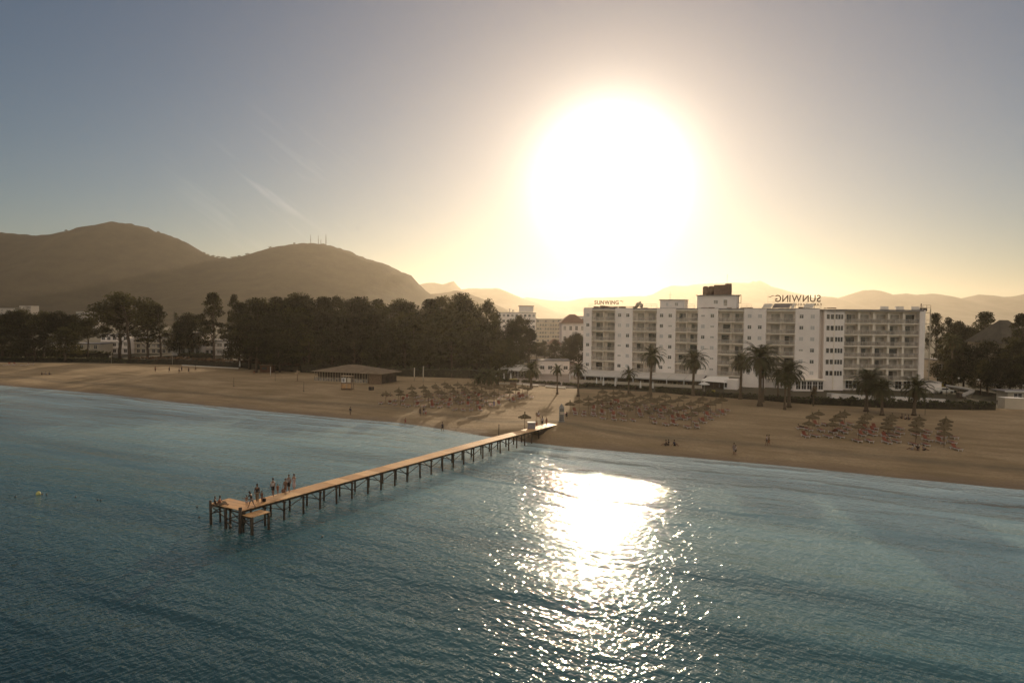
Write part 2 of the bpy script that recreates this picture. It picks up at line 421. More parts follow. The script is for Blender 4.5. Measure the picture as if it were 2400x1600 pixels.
def col_u(px, P, ang):
    """distance along a facade (through P, direction ang) at which photo column px meets it"""
    d = ray(px, 745); dx, dy = d.x, d.y
    cx, cy = math.cos(ang), math.sin(ang)
    den = cx*dy - cy*dx
    return (dx*P[1] - dy*P[0]) / den if abs(den) > 1e-9 else 0
def floors_z(i): return 4.4 + 2.85 * i
HA0 = math.atan2(171.5-197.3, 77-20.3); HP0 = (20.3, 197.3)
hotel = empty('hotel', (HP0[0], HP0[1], 1.6), HA0, 'long white six storey hotel with stacked balconies behind the palms', 'hotel')
def LZ(z): return z - 1.6
U = lambda px: col_u(px, HP0, HA0)
segs = [(1367.5,1387,'w',1),(1387,1441.5,'b',2),(1441.5,1483,'w',2),(1483,1539,'b',2),(1539,1583.5,'w',2),(1583.5,1635.5,'b',2),(1635.5,1683,'w',2),(1683,1743.5,'b',2),(1743.5,1796,'w',2),(1796,1864,'b',2),(1864,1921,'w',2)]
wallm = MB(); DEP = 13.0
rngh = random.Random(5)
TOP = LZ(22.1)
sub = []
for a, b, k, n in segs:
    u0, u1 = U(a), U(b)
    if k == 'w': wallm.box(u0, u1, 0, DEP, 0, TOP)
    else: wallm.box(u0, u1, 1.75, DEP - .01, 0, TOP - .35)
    sub.append((u0, u1, k, n))
wallm.build('wall', WHITE, hotel)
# recessed plaster behind the balconies and dark roof edge
rm = MB()
for u0, u1, k, n in sub:
    if k == 'b': rm.box(u0 + .02, u1 - .02, 1.70, 1.745, LZ(4.4), LZ(21.4))
rm.build('recess_wall', RECESS, hotel)
roof = MB(); 
for u0, u1, k, n in sub:
    roof.box(u0 + .05, u1 - .05, .35 if k == 'w' else .2, DEP - .1, TOP + .003 if k == 'w' else TOP - .3, TOP + (.16 if k == 'w' else .12))
roof.build('roof', GREYR, hotel)
def win_mesh(w, h, cross=True):
    fr = MB(); pn = MB()
    fr.box(-w/2-.07, w/2+.07, -.05, 0, -h/2-.07, -h/2); fr.box(-w/2-.07, w/2+.07, -.05, 0, h/2, h/2+.07)
    fr.box(-w/2-.07, -w/2, -.05, 0, -h/2, h/2); fr.box(w/2, w/2+.07, -.05, 0, -h/2, h/2)
    if cross: fr.box(-.035, .035, -.045, 0, -h/2, h/2); fr.box(-w/2, -.035, -.043, 0, .1, .15); fr.box(.035, w/2, -.043, 0, .1, .15)
    pn.box(-w/2, w/2, -.02, .02, -h/2, h/2)
    return fr.mesh('window'), pn.mesh('pane')
WM = {}
def window(parent, x, y, z, w, h, kind, rz=0.0, frm=None, cross=True):
    key = (round(w, 2), round(h, 2), kind, frm.name if frm else '', cross)
    if key not in WM:
        f, p = win_mesh(w, h, cross); f.materials.append(frm or WHITE2); p.materials.append({'d': GDARK, 'p': SHUT, 'c': GDOOR}[kind]); WM[key] = (f, p)
    f, p = WM[key]
    o = bpy.data.objects.new('window', f); C.objects.link(o); o.parent = parent; o.location = (x, y, z); o.rotation_euler = (0, 0, rz)
    q = bpy.data.objects.new('pane', p); C.objects.link(q); q.parent = o
    return o
for u0, u1, k, n in sub:
    if k != 'w': continue
    for i in range(6):
        z = LZ(floors_z(i)) + 1.55
        xs_ = [(u0+u1)/2 + .1] if n == 1 else [u0 + (u1-u0)*.26, u0 + (u1-u0)*.72]
        for j, x in enumerate(xs_):
            r = rngh.random()
            if n == 1: kd = 'd' if i % 2 == 0 else 'p'
            else: kd = 'd' if r < .42 else ('p' if r < .85 else 'c')
            window(hotel, x, 0, z, .85, .85 if kd != 'c' else .4, kd)
def balcony_set(width, rooms, parent, places, dep=1.75, doorseed=0, divider_w=.14):
    """a balcony slab with railing, glass doors and dividers; copied to each storey"""
    for idx, (x, y, z, rz) in enumerate(places):
        key = ('bal', round(width, 2), rooms)
        if key not in WM:
            sl = MB().box(.03, width-.03, -.18, dep-.06, -.24, 0); sm = sl.mesh('balcony'); sm.materials.append(SLABW)
            rl = MB()
            rl.box(.05, width-.05, -.13, -.08, .98, 1.04)
            k = max(2, int(width/1.1))
            for q in range(k+1):
                xx = .07 + (width-.14)*q/k; rl.box(xx-.02, xx+.02, -.125, -.085, 0, .98)
            rmh = rl.mesh('railing'); rmh.materials.append(mat('rail_metal', (.42,.40,.36), .5, .1))
            pn = MB().box(.1, width-.1, -.107, -.10, .08, .95); pm = pn.mesh('rail_panel'); pm.materials.append(GRAIL)
            WM[key] = (sm, rmh, pm)
        sm, rmh, pm = WM[key]
        o = bpy.data.objects.new('balcony', sm); C.objects.link(o); o.parent = parent; o.location = (x, y, z); o.rotation_euler = (0, 0, rz)
        a = bpy.data.objects.new('railing', rmh); C.objects.link(a); a.parent = o
        a = bpy.data.objects.new('rail_panel', pm); C.objects.link(a); a.parent = o
        rw = width / rooms
        for q in range(rooms):
            if q:
                key2 = ('div', divider_w)
                if key2 not in WM:
                    m_ = MB().box(-divider_w/2, divider_w/2, -.06, dep-.07, .002, 2.58).mesh('partition'); m_.materials.append(SLABW); WM[key2] = m_
                a = bpy.data.objects.new('partition', WM[key2]); C.objects.link(a); a.parent = o; a.location = (q*rw, 0, 0)
            style = rngh.choice(['open', 'closed', 'closed', 'closed', 'closed', 'half', 'half'])
            dw = min(2.1, rw*.6)
            key3 = ('door', round(dw, 2), style)
            if key3 not in WM:
                m_ = MB()
                m_.box(0, dw/2, -.06, 0, .003, 2.15); m_.box(dw/2+.01, dw, -.04, 0, .003, 2.15)
                me = m_.mesh('balcony_door'); me.materials.append(GDOOR); me.materials.append(GDARK)
                for pi, pl in enumerate(me.polygons):
                    first = pi < 6
                    pl.material_index = {'open': 1, 'closed': 0, 'half': 1 if first else 0}[style]
                WM[key3] = me
            a = bpy.data.objects.new('balcony_door', WM[key3]); C.objects.link(a); a.parent = o; a.location = (q*rw + rw*.2 + rngh.uniform(0, rw*.15), dep-.06, 0)
            if rngh.random() < .3:      # towels and chairs out on the balcony
                key4 = ('chair', rngh.randrange(2))
                if key4 not in WM:
                    m_ = MB(); m_.box(0, .5, 0, .5, .4, .45); m_.box(0, .5, .45, .5, .45, .95)
                    for cx_ in (.02, .44):
                        for cy_ in (.02, .44): m_.box(cx_, cx_+.04, cy_, cy_+.04, .003, .4)
                    me = m_.mesh('balcony_chair'); me.materials.append(WHITE2 if key4[1] else DARKM); WM[key4] = me
                a = bpy.data.objects.new('balcony_chair', WM[key4]); C.objects.link(a); a.parent = o; a.location = (q*rw + rw*rngh.uniform(.3,.7), .5, 0)
for u0, u1, k, n in sub:
    if k == 'b':
        balcony_set(u1-u0, n, hotel, [(u0, 0, LZ(floors_z(i)) + .003, 0) for i in range(6)])
# top slab edge over the highest balconies
ts_ = MB()
for u0, u1, k, n in sub:
    if k == 'b': ts_.box(u0+.03, u1-.03, -.18, 1.6, TOP-.62, TOP-.34)
ts_.build('roof_edge', SLABW, hotel)

# the right wing, set nearly square to the view
WA = math.atan2(-1.6, 24.5); WP = G(1921, 910, 1.6)
wy = 172.0
d_ = ray(1921, 745); WPx = d_.x/d_.y*wy; WP0 = (WPx, wy)
inv = Matrix.Rotation(-HA0, 3, 'Z')
def to_hotel(x, y): 
    v_ = inv @ Vector((x-HP0[0], y-HP0[1], 0)); return v_.x, v_.y
wx0, wy0 = to_hotel(*WP0); wr = WA - HA0
WU = lambda px: col_u(px, WP0, WA)
wing = bpy.data.objects.new('side_wing', MB().box(0, WU(2170), 3.9, 12, -.0, TOP-.25).mesh('side_wing')); C.objects.link(wing)
wing.data.materials.append(WHITE); wing.parent = hotel; wing.location = (wx0, wy0, 0); wing.rotation_euler = (0, 0, wr)
m_ = MB(); m_.box(-.2, WU(1934), 2.2, 3.88, 0, TOP-.25); m_.box(WU(1934)+.01, WU(1982), .6, 3.88, 0, TOP-.25)
m_.box(WU(2157), WU(2170), .15, 3.88, 0, TOP-.1); m_.build('wing_wall', CREAM if False else WHITE, wing)
m_ = MB().box(WU(1982)+.02, WU(2157)-.02, 2.2, 3.88, 0, TOP-.25); m_.build('wing_recess', RECESS, wing)
m_ = MB().box(WU(1925), WU(2170)+.1, .3, 12.2, TOP-.24, TOP-.02); m_.box(WU(1940), WU(2166), .05, .28, TOP-.4, TOP-.12); m_.build('wing_roof', GREYR, wing)
for i in range(6):
    z = LZ(floors_z(i)) + 1.55
    for px_, ww in ((1943.5, .9), (1953, .9), (1963, .65), (1969.5, .65), (1976, .6)):
        window(wing, WU(px_), .6, z, ww*.8, 1.15, 'd', cross=False)
m_ = MB().box(WU(1958)-.08, WU(1958)+.08, .45, .6, 0, TOP-.3); m_.build('downpipe', SLABW, wing)
ww_ = (WU(2157) - WU(1982))
balcony_set(ww_, 5, wing, [(WU(1982), .75, LZ(floors_z(i)) + .003, 0) for i in range(6)], dep=1.45, divider_w=.45)
m_ = MB().box(WU(1982)+.03, WU(2157)-.03, .55, 2.1, TOP-.62, TOP-.34); m_.build('wing_roof_edge', SLABW, wing)

# ground storey glazing under the wing
m_ = MB(); m_.box(WU(1855), WU(1925), -2.6, 1.2, 0, 2.75); m_.build('lobby', WHITE, wing)
for px_ in (1866, 1879, 1892, 1905, 1918):
    window(wing, WU(px_), -2.6, 1.45, 1.05, 1.9, 'd')
m_ = MB(); m_.box(WU(1850), WU(1928), -3.3, -.2, 2.76, 2.95); m_.build('canopy', SLABW, wing)
for px_ in (2002, 2020, 2060, 2090, 2120, 2140):
    window(wing, WU(px_), 2.2, 1.4, 1.5, 1.9, 'd')

# roof buildings, tanks, plant
def on_roof(name, px0, px1, ytop, back, dep, m, zb=22.1, parent=hotel):
    u0, u1 = U(px0), U(px1)
    yy = HP0[1] + math.sin(HA0)*(u0+u1)/2 + back
    zt = D((px0+px1)/2, ytop, yy).z
    return MB().box(u0, u1, back, back+dep, LZ(zb)+.16, LZ(zt)).build(name, m, parent), u0, u1, LZ(zt)
o, u0, u1, zt = on_roof('lift_house', 1540, 1598, 703, 3.5, 5, WHITE)
MB().box(u0-.25, u1+.25, 3.2, 8.8, zt+.003, zt+.16).build('slab', GREYR, o)
window(o, (u0+u1)/2-1.4, 3.5, zt-1.2, .6, .8, 'p'); window(o, (u0+u1)/2+1.2, 3.5, zt-1.2, .8, .8, 'c')
o, u0, u1, zt2 = on_roof('plant_room', 1628, 1722, 693, 3.5, 6, WHITE)
MB().box(u0-.25, u1+.2, 3.2, 9.8, zt2+.003, zt2+.2).build('slab', GREYR, o)
window(o, (u0+u1)/2-.2, 3.5, zt2-1.7, 1.0, .9, 'c'); window(o, (u0+u1)/2+2.3, 3.5, zt2-1.9, .9, 1.6, 'c', cross=False)
fr = MB()
xx = u1+.4
fr.box(xx, xx+.12, 4, 4.12, zt2-1.9, zt2+.1); fr.box(xx+.6, xx+.72, 4, 4.12, zt2-1.9, zt2+.1); fr.box(xx-4, xx+.72, 4, 4.12, zt2+.1, zt2+.25); fr.box(xx, xx+.72, 4, 4.12, zt2-2.0, zt2-1.9)
fr.build('pipe_frame', DARKM, o)
def tank(u, y, r, z0, z1):
    h = z1-z0
    return MB().lathe([(r*.96, z0), (r, z0+.1), (r*.99, z0+h*.3), (r*1.03, z0+h*.32), (r*1.03, z0+h*.36), (r*.99, z0+h*.38), (r, z0+h*.8), (r*.88, z0+h*.92), (r*.35, z1), (.02, z1+.02)], 20, (u, y, 0)).build('water_tank', RUST, hotel, True)
zA = LZ(D(1650, 670, HP0[1]+math.sin(HA0)*U(1650)+6).z)
tank(U(1645.5), 5.2, .78, zt2+.2, zA-.1); tank(U(1657), 6.8, .8, zt2+.2, zA)
zB = LZ(D(1690, 666, HP0[1]+math.sin(HA0)*U(1690)+6).z)
MB().box(U(1666), U(1693), 4.6, 8.4, zt2+.2, zB-.25).build('cooling_unit', RUST, hotel)
MB().box(U(1693)+.02, U(1706), 4.2, 7.2, zt2+.2, zB+.1).build('cooling_unit', RUST, hotel)
MB().tube([(U(1697), 5, zB), (U(1697), 5, zB+2.6)], .03, 5).build('aerial', DARKM, hotel)
MB().tube([(U(1561), 5, zt), (U(1561), 5, zt+2.5)], .03, 5).tube([(U(1561)-.5, 5, zt+1.6), (U(1561)+.5, 5, zt+1.6)], .02, 4).build('aerial', DARKM, hotel)
# roof railings, lattice plant and pipes along the roofline
rr = MB()
for a, b in ((1500, 1538), (1600, 1626), (1726, 1760), (1388, 1378)):
    u0, u1 = sorted((U(a), U(b))); n = max(2, int((u1-u0)/1.2))
    for q in range(n+1): x = u0+(u1-u0)*q/n; rr.box(x-.025, x+.025, .6, .65, TOP+.16, TOP+1.15)
    for zz in (.55, 1.1): rr.box(u0, u1, .6, .65, TOP+.1+zz, TOP+.15+zz)
rr.build('roof_railing', mat('rail_metal', (.42,.40,.36)), hotel)
pl = MB(); rg = random.Random(3)
for a, b, hmin, hmax in ((1383, 1395, .6, 1.0), (1400, 1417, .5, 1.1), (1420, 1436, .3, .5), (1445, 1455, .5, .7), (1500, 1512, .1, .4), (1640, 1670, .2, .5), (1700, 1760, .15, .45), (1870, 1900, .4, .7), (1930, 1960, .2, .4)):
    x = U(a)
    while x < U(b):
        wdt = rg.uniform(.5, 1.8); pl.box(x, min(U(b), x+wdt), 2+rg.uniform(0, 2), 5, TOP+.17, TOP+.17+rg.uniform(hmin, hmax)*.6); x += wdt + rg.uniform(0, .6)
pl.box(U(1420), U(1500), 2.2, 2.5, TOP+.45, TOP+.62)
pl.build('roof_plant', RUST, hotel)
sl = MB()
# curved slide-like duct on the left roof
pts = [(U(1478), 3, TOP+.2), (U(1484), 3, TOP+.5), (U(1489), 3, TOP+1.3), (U(1494), 3, TOP+1.55), (U(1497), 3, TOP+1.1), (U(1497.5), 3, TOP+.2)]
sl.tube(pts, [.3,.45,.6,.65,.5,.4], 8); sl.build('roof_duct', CREAM, hotel, True)
# open steel stair tower on the right end
st = MB(); sx0, sx1 = WU(2172), WU(2191)
for x in (sx0, sx1):
    for y in (2.0, 5.5): st.box(x-.1, x+.1, y-.1, y+.1, 2.5, TOP+.3)
for i in range(7):
    z = LZ(floors_z(i)); st.box(sx0-.12, sx1+.12, 1.95, 5.55, z-.15, z); 
    if i < 6:
        st.box(sx0, sx1, 1.92, 1.95, z+.95, z+1.0)
        for q in range(7): x = sx0+(sx1-sx0)*q/6; st.box(x-.015, x+.015, 1.92, 1.95, z, z+.95)
        for q in range(9):
            st.box(sx0+.3, sx0+1.2, 2.4+q*.32, 2.7+q*.32, z+.1+q*.3, z+.16+q*.3)
st.box(sx0-.1, sx0+2.6, 2.6, 7, LZ(4.4)-2.8, LZ(4.4)+.0)
st.build('stair_tower', mat('tower_concrete', (.42,.37,.29), .9, .12), wing)
cg = MB()
for x in (sx0, (sx0+sx1)/2, sx1): cg.tube([(x, 2, TOP+.2), (x, 2, TOP+1.2)], .035, 4)
for z in (.6, 1.2): cg.tube([(sx0, 2, TOP+z), (sx1, 2, TOP+z)], .035, 4)
cg.box(sx0+.2, sx0+1.6, 3, 4.4, TOP-.3, TOP+.5); cg.tube([(sx0-.4, 2, TOP-.2), (sx0-.4, 2, TOP+1.6)], .12, 6)
cg.build('tower_railing', DARKM, wing)
MB().box(WU(2163), WU(2201), -2.0, 3.5, 0, 2.6).build('annex', WHITE, wing)
MB().box(WU(2162), WU(2202), -2.2, 3.7, 2.603, 2.72).build('annex_roof', GREYR, wing)

# rooftop letter signs and solar panels stand on the hotel
def text_mesh(ch, size, depth):
    cu = bpy.data.curves.new('letter', 'FONT'); cu.body = ch; cu.size = size; cu.extrude = depth; cu.offset = size*.012
    o = bpy.data.objects.new('letter', cu); C.objects.link(o)
    bpy.context.view_layer.update()
    me = bpy.data.meshes.new_from_object(o.evaluated_get(bpy.context.evaluated_depsgraph_get()))
    bpy.data.objects.remove(o); me.name = 'letter'; return me
def letter_sign(word, P, ang, width, height, mirror, label, m, swoosh):
    root = empty('rooftop_sign', P, ang, label, 'sign')
    mes = []; x = 0
    for ch in word:
        if ch == ' ': x += height*.3; continue
        me = text_mesh(ch, height*1.38, .06)
        xs2 = [v.co.x for v in me.vertices]; mn, mx = min(xs2), max(xs2)
        for v in me.vertices: v.co.x -= mn
        mes.append((me, x, mx-mn)); x += mx-mn + height*(.17 if ch != ' ' else .4)
    tot = x - height*.17; k = width/tot
    for me, x0, wd in mes:
        for v in me.vertices:
            lx = (v.co.x + x0)*k
            if mirror: lx = width - lx
            v.co = Vector((lx, -v.co.z, v.co.y + .9))
        me.materials.append(m); o = bpy.data.objects.new('letter', me); C.objects.link(o); o.parent = root
    sw = MB(); s0 = width + .25 if not mirror else -height*1.0
    pts = [(s0+height*(.05+q*.085), 0, .9+height*(.78+.1*math.sin(q*.62+(math.pi if mirror else 0)))) for q in range(11)]
    if swoosh: sw.tube(pts, [.03,.05,.07,.08,.085,.085,.085,.08,.07,.05,.03], 6); sw.build('swoosh', m, root)
    fr = MB(); xa, xb = (-height if mirror and swoosh else 0), (width + (height if not mirror and swoosh else 0))
    n = max(3, int((xb-xa)/1.6))
    for q in range(n+1):
        x = xa+(xb-xa)*q/n; fr.tube([(x, .12, 0), (x, .12, .9+height*(.95 if q in (0, n) else .5))], .022, 4)
    for z in (.85, .9+height*.5): fr.tube([(xa, .12, z), (xb, .12, z)], .02, 4)
    fr.build('sign_frame', mat('rail_metal', (.42,.40,.36)), root)
    return root
SGN = mat('sign_letter', (.10,.055,.03), .6, .15)
def hotel_pt(px, back, z): 
    u = U(px); c, s_ = math.cos(HA0), math.sin(HA0)
    return Vector((HP0[0]+c*u-s_*back, HP0[1]+s_*u+c*back, z))
a = hotel_pt(1378, 6, 22.45); b = hotel_pt(1436, 6, 22.45)
letter_sign('SUNWING', a, HA0, (b-a).length, 1.22, False, 'small brown letter sign reading left to right above the left roof corner', SGN, True)
a = hotel_pt(1812, 7, 22.6); b = hotel_pt(1926, 7, 22.6)
big = letter_sign('SUNWING', Vector((a.x, a.y, 23.2)), math.atan2((b-a).y, (b-a).x)*.75, (b-a).length*.97, 1.85, True, 'large brown letter sign seen from behind, mirrored, above the right roof', SGN, True)
for o in big.children:
    if o.name.startswith('sign_frame'):
        for v in o.data.vertices:
            if v.co.z < .01: v.co.z = -.95
a2 = hotel_pt(1843, 6.6, 22.3); b2 = hotel_pt(1925, 6.6, 22.3)
for me_root in [letter_sign('FAMILY RESORT', Vector((a2.x, a2.y, 22.2)), math.atan2((b2-a2).y, (b2-a2).x)*.8, (b2-a2).length, .55, True, 'row of tiny mirrored letters under the large mirrored rooftop sign', SGN, False)]: pass
k = 0
def solar(px, wd, ht, tilt, back=1.2, face=1, lab=''):
    p = hotel_pt(px, back, 22.27)
    r = empty('solar_panel', p, HA0, lab, 'solar panel', 'solar panels along the hotel roof')
    s_, c_ = math.sin(tilt), math.cos(tilt)
    pm = MB(); pm.add([(0,0,.12),(wd,0,.12),(wd+ht*s_*.5,ht*c_,.12+ht*s_),(ht*s_*.5,ht*c_,.12+ht*s_),(0,.05,.06),(wd,.05,.06),(wd+ht*s_*.5,ht*c_+.05,.06+ht*s_),(ht*s_*.5,ht*c_+.05,.06+ht*s_)], [(0,1,2,3),(7,6,5,4),(0,4,5,1),(1,5,6,2),(2,6,7,3),(3,7,4,0)])
    pm.build('panel', SOLAR if face else mat('bright_panel', (.55,.50,.42), .4, .06), r)
    lm = MB(); lm.tube([(.1,0,.1),(.1,0,0)], .04, 4); lm.tube([(wd-.1,0,.1),(wd-.1,0,0)], .04, 4); lm.tube([(ht*s_*.5+.1,ht*c_,ht*s_),(ht*s_*.5+.1,ht*c_,0)], .04, 4); lm.tube([(wd+ht*s_*.5-.1,ht*c_,ht*s_),(wd+ht*s_*.5-.1,ht*c_,0)], .04, 4)
    lm.build('stand', DARKM, r)
solar(1784, 2.2, 1.7, R(40), face=0, lab='pale tilted solar panel left of the big rooftop sign')
solar(1808, 4.2, 1.7, R(42), lab='wide dark solar panel under the left end of the big rooftop sign')
solar(1852, .6, 1.8, R(42), face=0, lab='narrow pale solar panel edge under the big rooftop sign')
solar(1881, 2.2, 1.7, R(40), face=0, lab='pale solar panel under the right end of the big rooftop sign')
def wsolar(px, lab):
    d = ray(px, 720); yy = wy - (WU(px))*.065 + 2; 
    solar(1784, 2.1, 1.25, R(38), face=0, lab=lab)
    r = [o for o in C.objects if o.get('label') == lab][0]; r.location = (d.x/d.y*yy, yy, 22.05); r.rotation_euler = (0, 0, WA)
wsolar(2063, 'leftmost of the three pale tilted panels on the right wing roof')
wsolar(2099, 'middle one of the three pale tilted panels on the right wing roof')
wsolar(2136, 'rightmost of the three pale tilted panels on the right wing roof')
# satellite and pale sloping mast on the roof between the lift house and the first bay
MB().tube([(U(1563), 1, TOP+.1), (U(1571), 1, TOP+1.0)], .07, 5).build('roof_mast', WHITE2, hotel)

# ------------------------------------------------------------------ terrace restaurant along the hotel's foot
tr = empty('restaurant_terrace', (HP0[0], HP0[1], 1.6), HA0, 'long low restaurant terrace with pale awning roof along the hotel foot', 'restaurant')
TU0, TU1 = U(1362)+.0, U(1660)
am = MB()
nseg = 8
for q in range(nseg):
    a_, b_ = TU0+(TU1-TU0)*q/nseg+.06, TU0+(TU1-TU0)*(q+1)/nseg-.06
    ys = [-.25, -3, -6, -9.2]; zs = [2.75, 2.6, 2.35, 1.98]
    for i in range(3):
        am.add([(a_,ys[i],zs[i]),(b_,ys[i],zs[i]),(b_,ys[i+1],zs[i+1]),(a_,ys[i+1],zs[i+1]),(a_,ys[i],zs[i]+.08),(b_,ys[i],zs[i]+.08),(b_,ys[i+1],zs[i+1]+.08),(a_,ys[i+1],zs[i+1]+.08)], [(0,1,2,3),(7,6,5,4),(0,4,5,1),(1,5,6,2),(2,6,7,3),(3,7,4,0)])
    am.box(a_, b_, -9.27, -9.2, 1.72, 2.06)
am.build('awning', mat('awning_canvas', (.52,.49,.45), .9, .08, .5), tr)
for q in range(nseg+1):
    x = TU0+(TU1-TU0)*q/nseg; MB().box(x-.1, x+.1, -9.15, -8.95, 0, 1.98).build('column', WHITE2, tr)
lw = MB().box(TU0, TU1, -9.6, -9.35, 0, .75); lw.build('low_wall', CREAM, tr)
bw = MB().box(TU0+.1, TU1-.1, -.9, -.25, 0, 2.6); bw.build('back_wall', mat('dark_interior', (.10,.075,.055), .8, .3), tr)
fm_ = MB(); rg = random.Random(11)
for q in range(26):
    x = rg.uniform(TU0+1, TU1-1.5); y = rg.uniform(-8.3, -3); fm_.box(x, x+.9, y, y+.9, .7, .74); fm_.box(x+.4, x+.5, y+.4, y+.5, 0, .7)
    for sx_ in (-.5, 1.0): fm_.box(x+sx_, x+sx_+.4, y+.2, y+.6, .42, .46); fm_.box(x+sx_, x+sx_+.4, y+.6, y+.64, .46, .9)
fm_.build('tables_and_chairs', WOODL, tr)
pv = empty('beach_bar', hotel_pt(1664, -6, 1.6), HA0, 'white walled beach bar with sloping canvas canopy right of the terrace', 'bar')
wdt = U(1740)-U(1664)
MB().box(wdt*.70, wdt, -2.4, 1.5, 0, 2.5).build('wall', WHITE, pv)
MB().box(wdt*.60, wdt*.70-.01, -2.3, 1.5, 0, 2.3).build('shutter', WHITE2, pv)
MB().box(wdt*.63, wdt*.69, -2.36, -2.305, .5, 1.9).build('door', GDARK, pv)
cm = MB(); cm.add([(-1.2,-3,1.95),(wdt*.7,-3.1,1.75),(wdt*.7,1,2.9),(1.0,1,2.9),(-1.2,-3,1.87),(wdt*.7,-3.1,1.67),(wdt*.7,1,2.82),(1.0,1,2.82)], [(0,1,2,3),(7,6,5,4),(0,4,5,1),(1,5,6,2),(2,6,7,3),(3,7,4,0)])
cm.build('canopy', WHITE2, pv)
MB().box(0, wdt*.6, .8, 1.5, 0, 2.2).build('counter', mat('dark_interior', (.10,.075,.055)), pv)
for x in (0.1, wdt*.3): MB().box(x-.05, x+.05, -2.8, -2.7, 0, 1.9).build('post', WOOD, pv)
# white balustrade before the side wing
fb = empty('white_balustrade', G(1938, 931, 1.7), math.atan2(G(2040,938,1.7).y-G(1938,931,1.7).y, G(2040,938,1.7).x-G(1938,931,1.7).x), 'white painted balustrade before the side wing of the hotel', 'fence')
ln = (G(2040,938,1.7)-G(1938,931,1.7)).length
m_ = MB(); m_.box(0, ln, -.06, .06, .95, 1.05); m_.box(0, ln, -.06, .06, .05, .15); m_.build('rail', WHITE2, fb)
m_ = MB(); n = int(ln/.22)
for q in range(n): m_.box(q*.22, q*.22+.07, -.03, .03, .15, .95)
m_.build('balusters', WHITE2, fb)
# ------------------------------------------------------------------ the jetty
DZ = 2.0
pA = (G(600,1168,DZ) + G(566,1196,DZ)) * .5
pA = Vector((-24.15, 62.0, 0)); 
LE1 = G(1305,984,1.9); RE1 = G(1309,993,1.9); RE0 = G(566.5,1196,DZ)
RA = Vector((RE0.x, RE0.y, 0)); RB = Vector((RE1.x, RE1.y, 0))
ax = (RB-RA).normalized(); nx = Vector((-ax.y, ax.x, 0))      # nx points to the left of the walkway
PL = (RB-RA).length; PW = 2.0
jetty = empty('jetty', (RA.x, RA.y, 0), math.atan2(ax.y, ax.x), 'long wooden plank jetty on timber posts running from beach to sea', 'jetty')
# local frame: x along the jetty towards the beach, y to its left, z up
def JP(x, y, z=DZ): return Vector((RA.x, RA.y, 0)) + ax*x + nx*y + Vector((0, 0, z))
def deck_z(x): return DZ - .16*sstep(PL-22, PL, x)
t = NT('deck_planks', (.4,.25,.13), .5, .5)
att = t.N.new('ShaderNodeAttribute'); att.attribute_name = 'tone'
c = t.ramp(att.outputs['Fac'], [(0.0, (.46,.25,.10)), (.5, (.74,.43,.19)), (1.0, (.90,.60,.31))])
gr = t.noise(t.map(scale=(9, 1.2, 1)), 3, 4, .6)
c = t.mix(t.math('MULTIPLY', t.ramp(gr, [(.4,0.0),(.7,1.0)]), .35), c, (.18,.115,.07))
wx_ = t.ramp(t.noise(t.map(), .5, 4, .6), [(.45, 0.0), (.7, 1.0)])
c = t.mix(t.math('MULTIPLY', wx_, .3), c, (.50,.42,.33)); t.color(c)
DECK = t.m
def planks(name, parent, x0, x1, y0, y1, zf, step=.17, along=True, panel=2.25):
    mb = MB(); tone = []
    rg = random.Random(int(x0*10)+3); x = x0; pt = {}
    a0, a1 = (x0, x1)
    while x < a1 - .02:
        w_ = min(step-.012, a1-x)
        p = int((x-x0)//panel)
        if p not in pt: pt[p] = rg.uniform(.15, .85)
        tn = max(0, min(1, pt[p] + rg.uniform(-.22, .22)))
        z = zf(x) + rg.uniform(-.006, .006); j = rg.uniform(-.03, .03)
        mb.box(x, x+w_, y0+j, y1+j, z-.05, z); tone += [tn]*8
        x += step
    me = mb.mesh(name); at = me.attributes.new('tone', 'FLOAT', 'POINT'); at.data.foreach_set('value', tone)
    return link(me, name, DECK, parent)
planks('deck', jetty, 0, PL, 0, PW, deck_z)
planks('end_platform', jetty, -.05, 2.05, PW+.01, PW+2.5, lambda x: DZ+.002, panel=9)
planks('landing_step', jetty, .0, 2.0, -1.35, -.03, lambda x: 1.62, panel=9)
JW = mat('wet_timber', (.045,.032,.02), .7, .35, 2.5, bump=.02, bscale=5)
# long beams under the deck
bm_ = MB()
for y in (.12, PW-.12):
    x = 0
    while x < PL:
        x2 = min(PL, x+2.3); bm_.add([(x,y-.07,deck_z(x)-.26),(x2,y-.07,deck_z(x2)-.26),(x2,y+.07,deck_z(x2)-.26),(x,y+.07,deck_z(x)-.26),(x,y-.07,deck_z(x)-.06),(x2,y-.07,deck_z(x2)-.06),(x2,y+.07,deck_z(x2)-.06),(x,y+.07,deck_z(x)-.06)], [(0,3,2,1),(4,5,6,7),(0,1,5,4),(1,2,6,5),(2,3,7,6),(3,0,4,7)]); x = x2
bm_.build('beam', JW, jetty)
MB().box(.0, .14, PW, PW+2.5, DZ-.26, DZ-.06).box(1.85, 1.99, PW, PW+2.5, DZ-.26, DZ-.06).box(.05, .17, -1.3, -.04, 1.40, 1.56).box(1.8, 1.92, -1.3, -.04, 1.40, 1.56).build('beam', JW, jetty)
rg = random.Random(21)
def post(x, y, zt, zb, r=.13, lean=.04):
    lx, ly = rg.uniform(-lean, lean)*2, rg.uniform(-lean, lean)*2
    m_ = MB(); h = zt-zb
    m_.tube([(x+lx, y+ly, zb), (x+lx*.6, y+ly*.5, zb+h*.35), (x+lx*.25, y+ly*.2, zb+h*.7), (x, y, zt)], [r*1.05, r*1.0, r*.96, r*.98], 8)
    return m_.build('post', JW, jetty, True)
nb_ = int(PL/2.25)
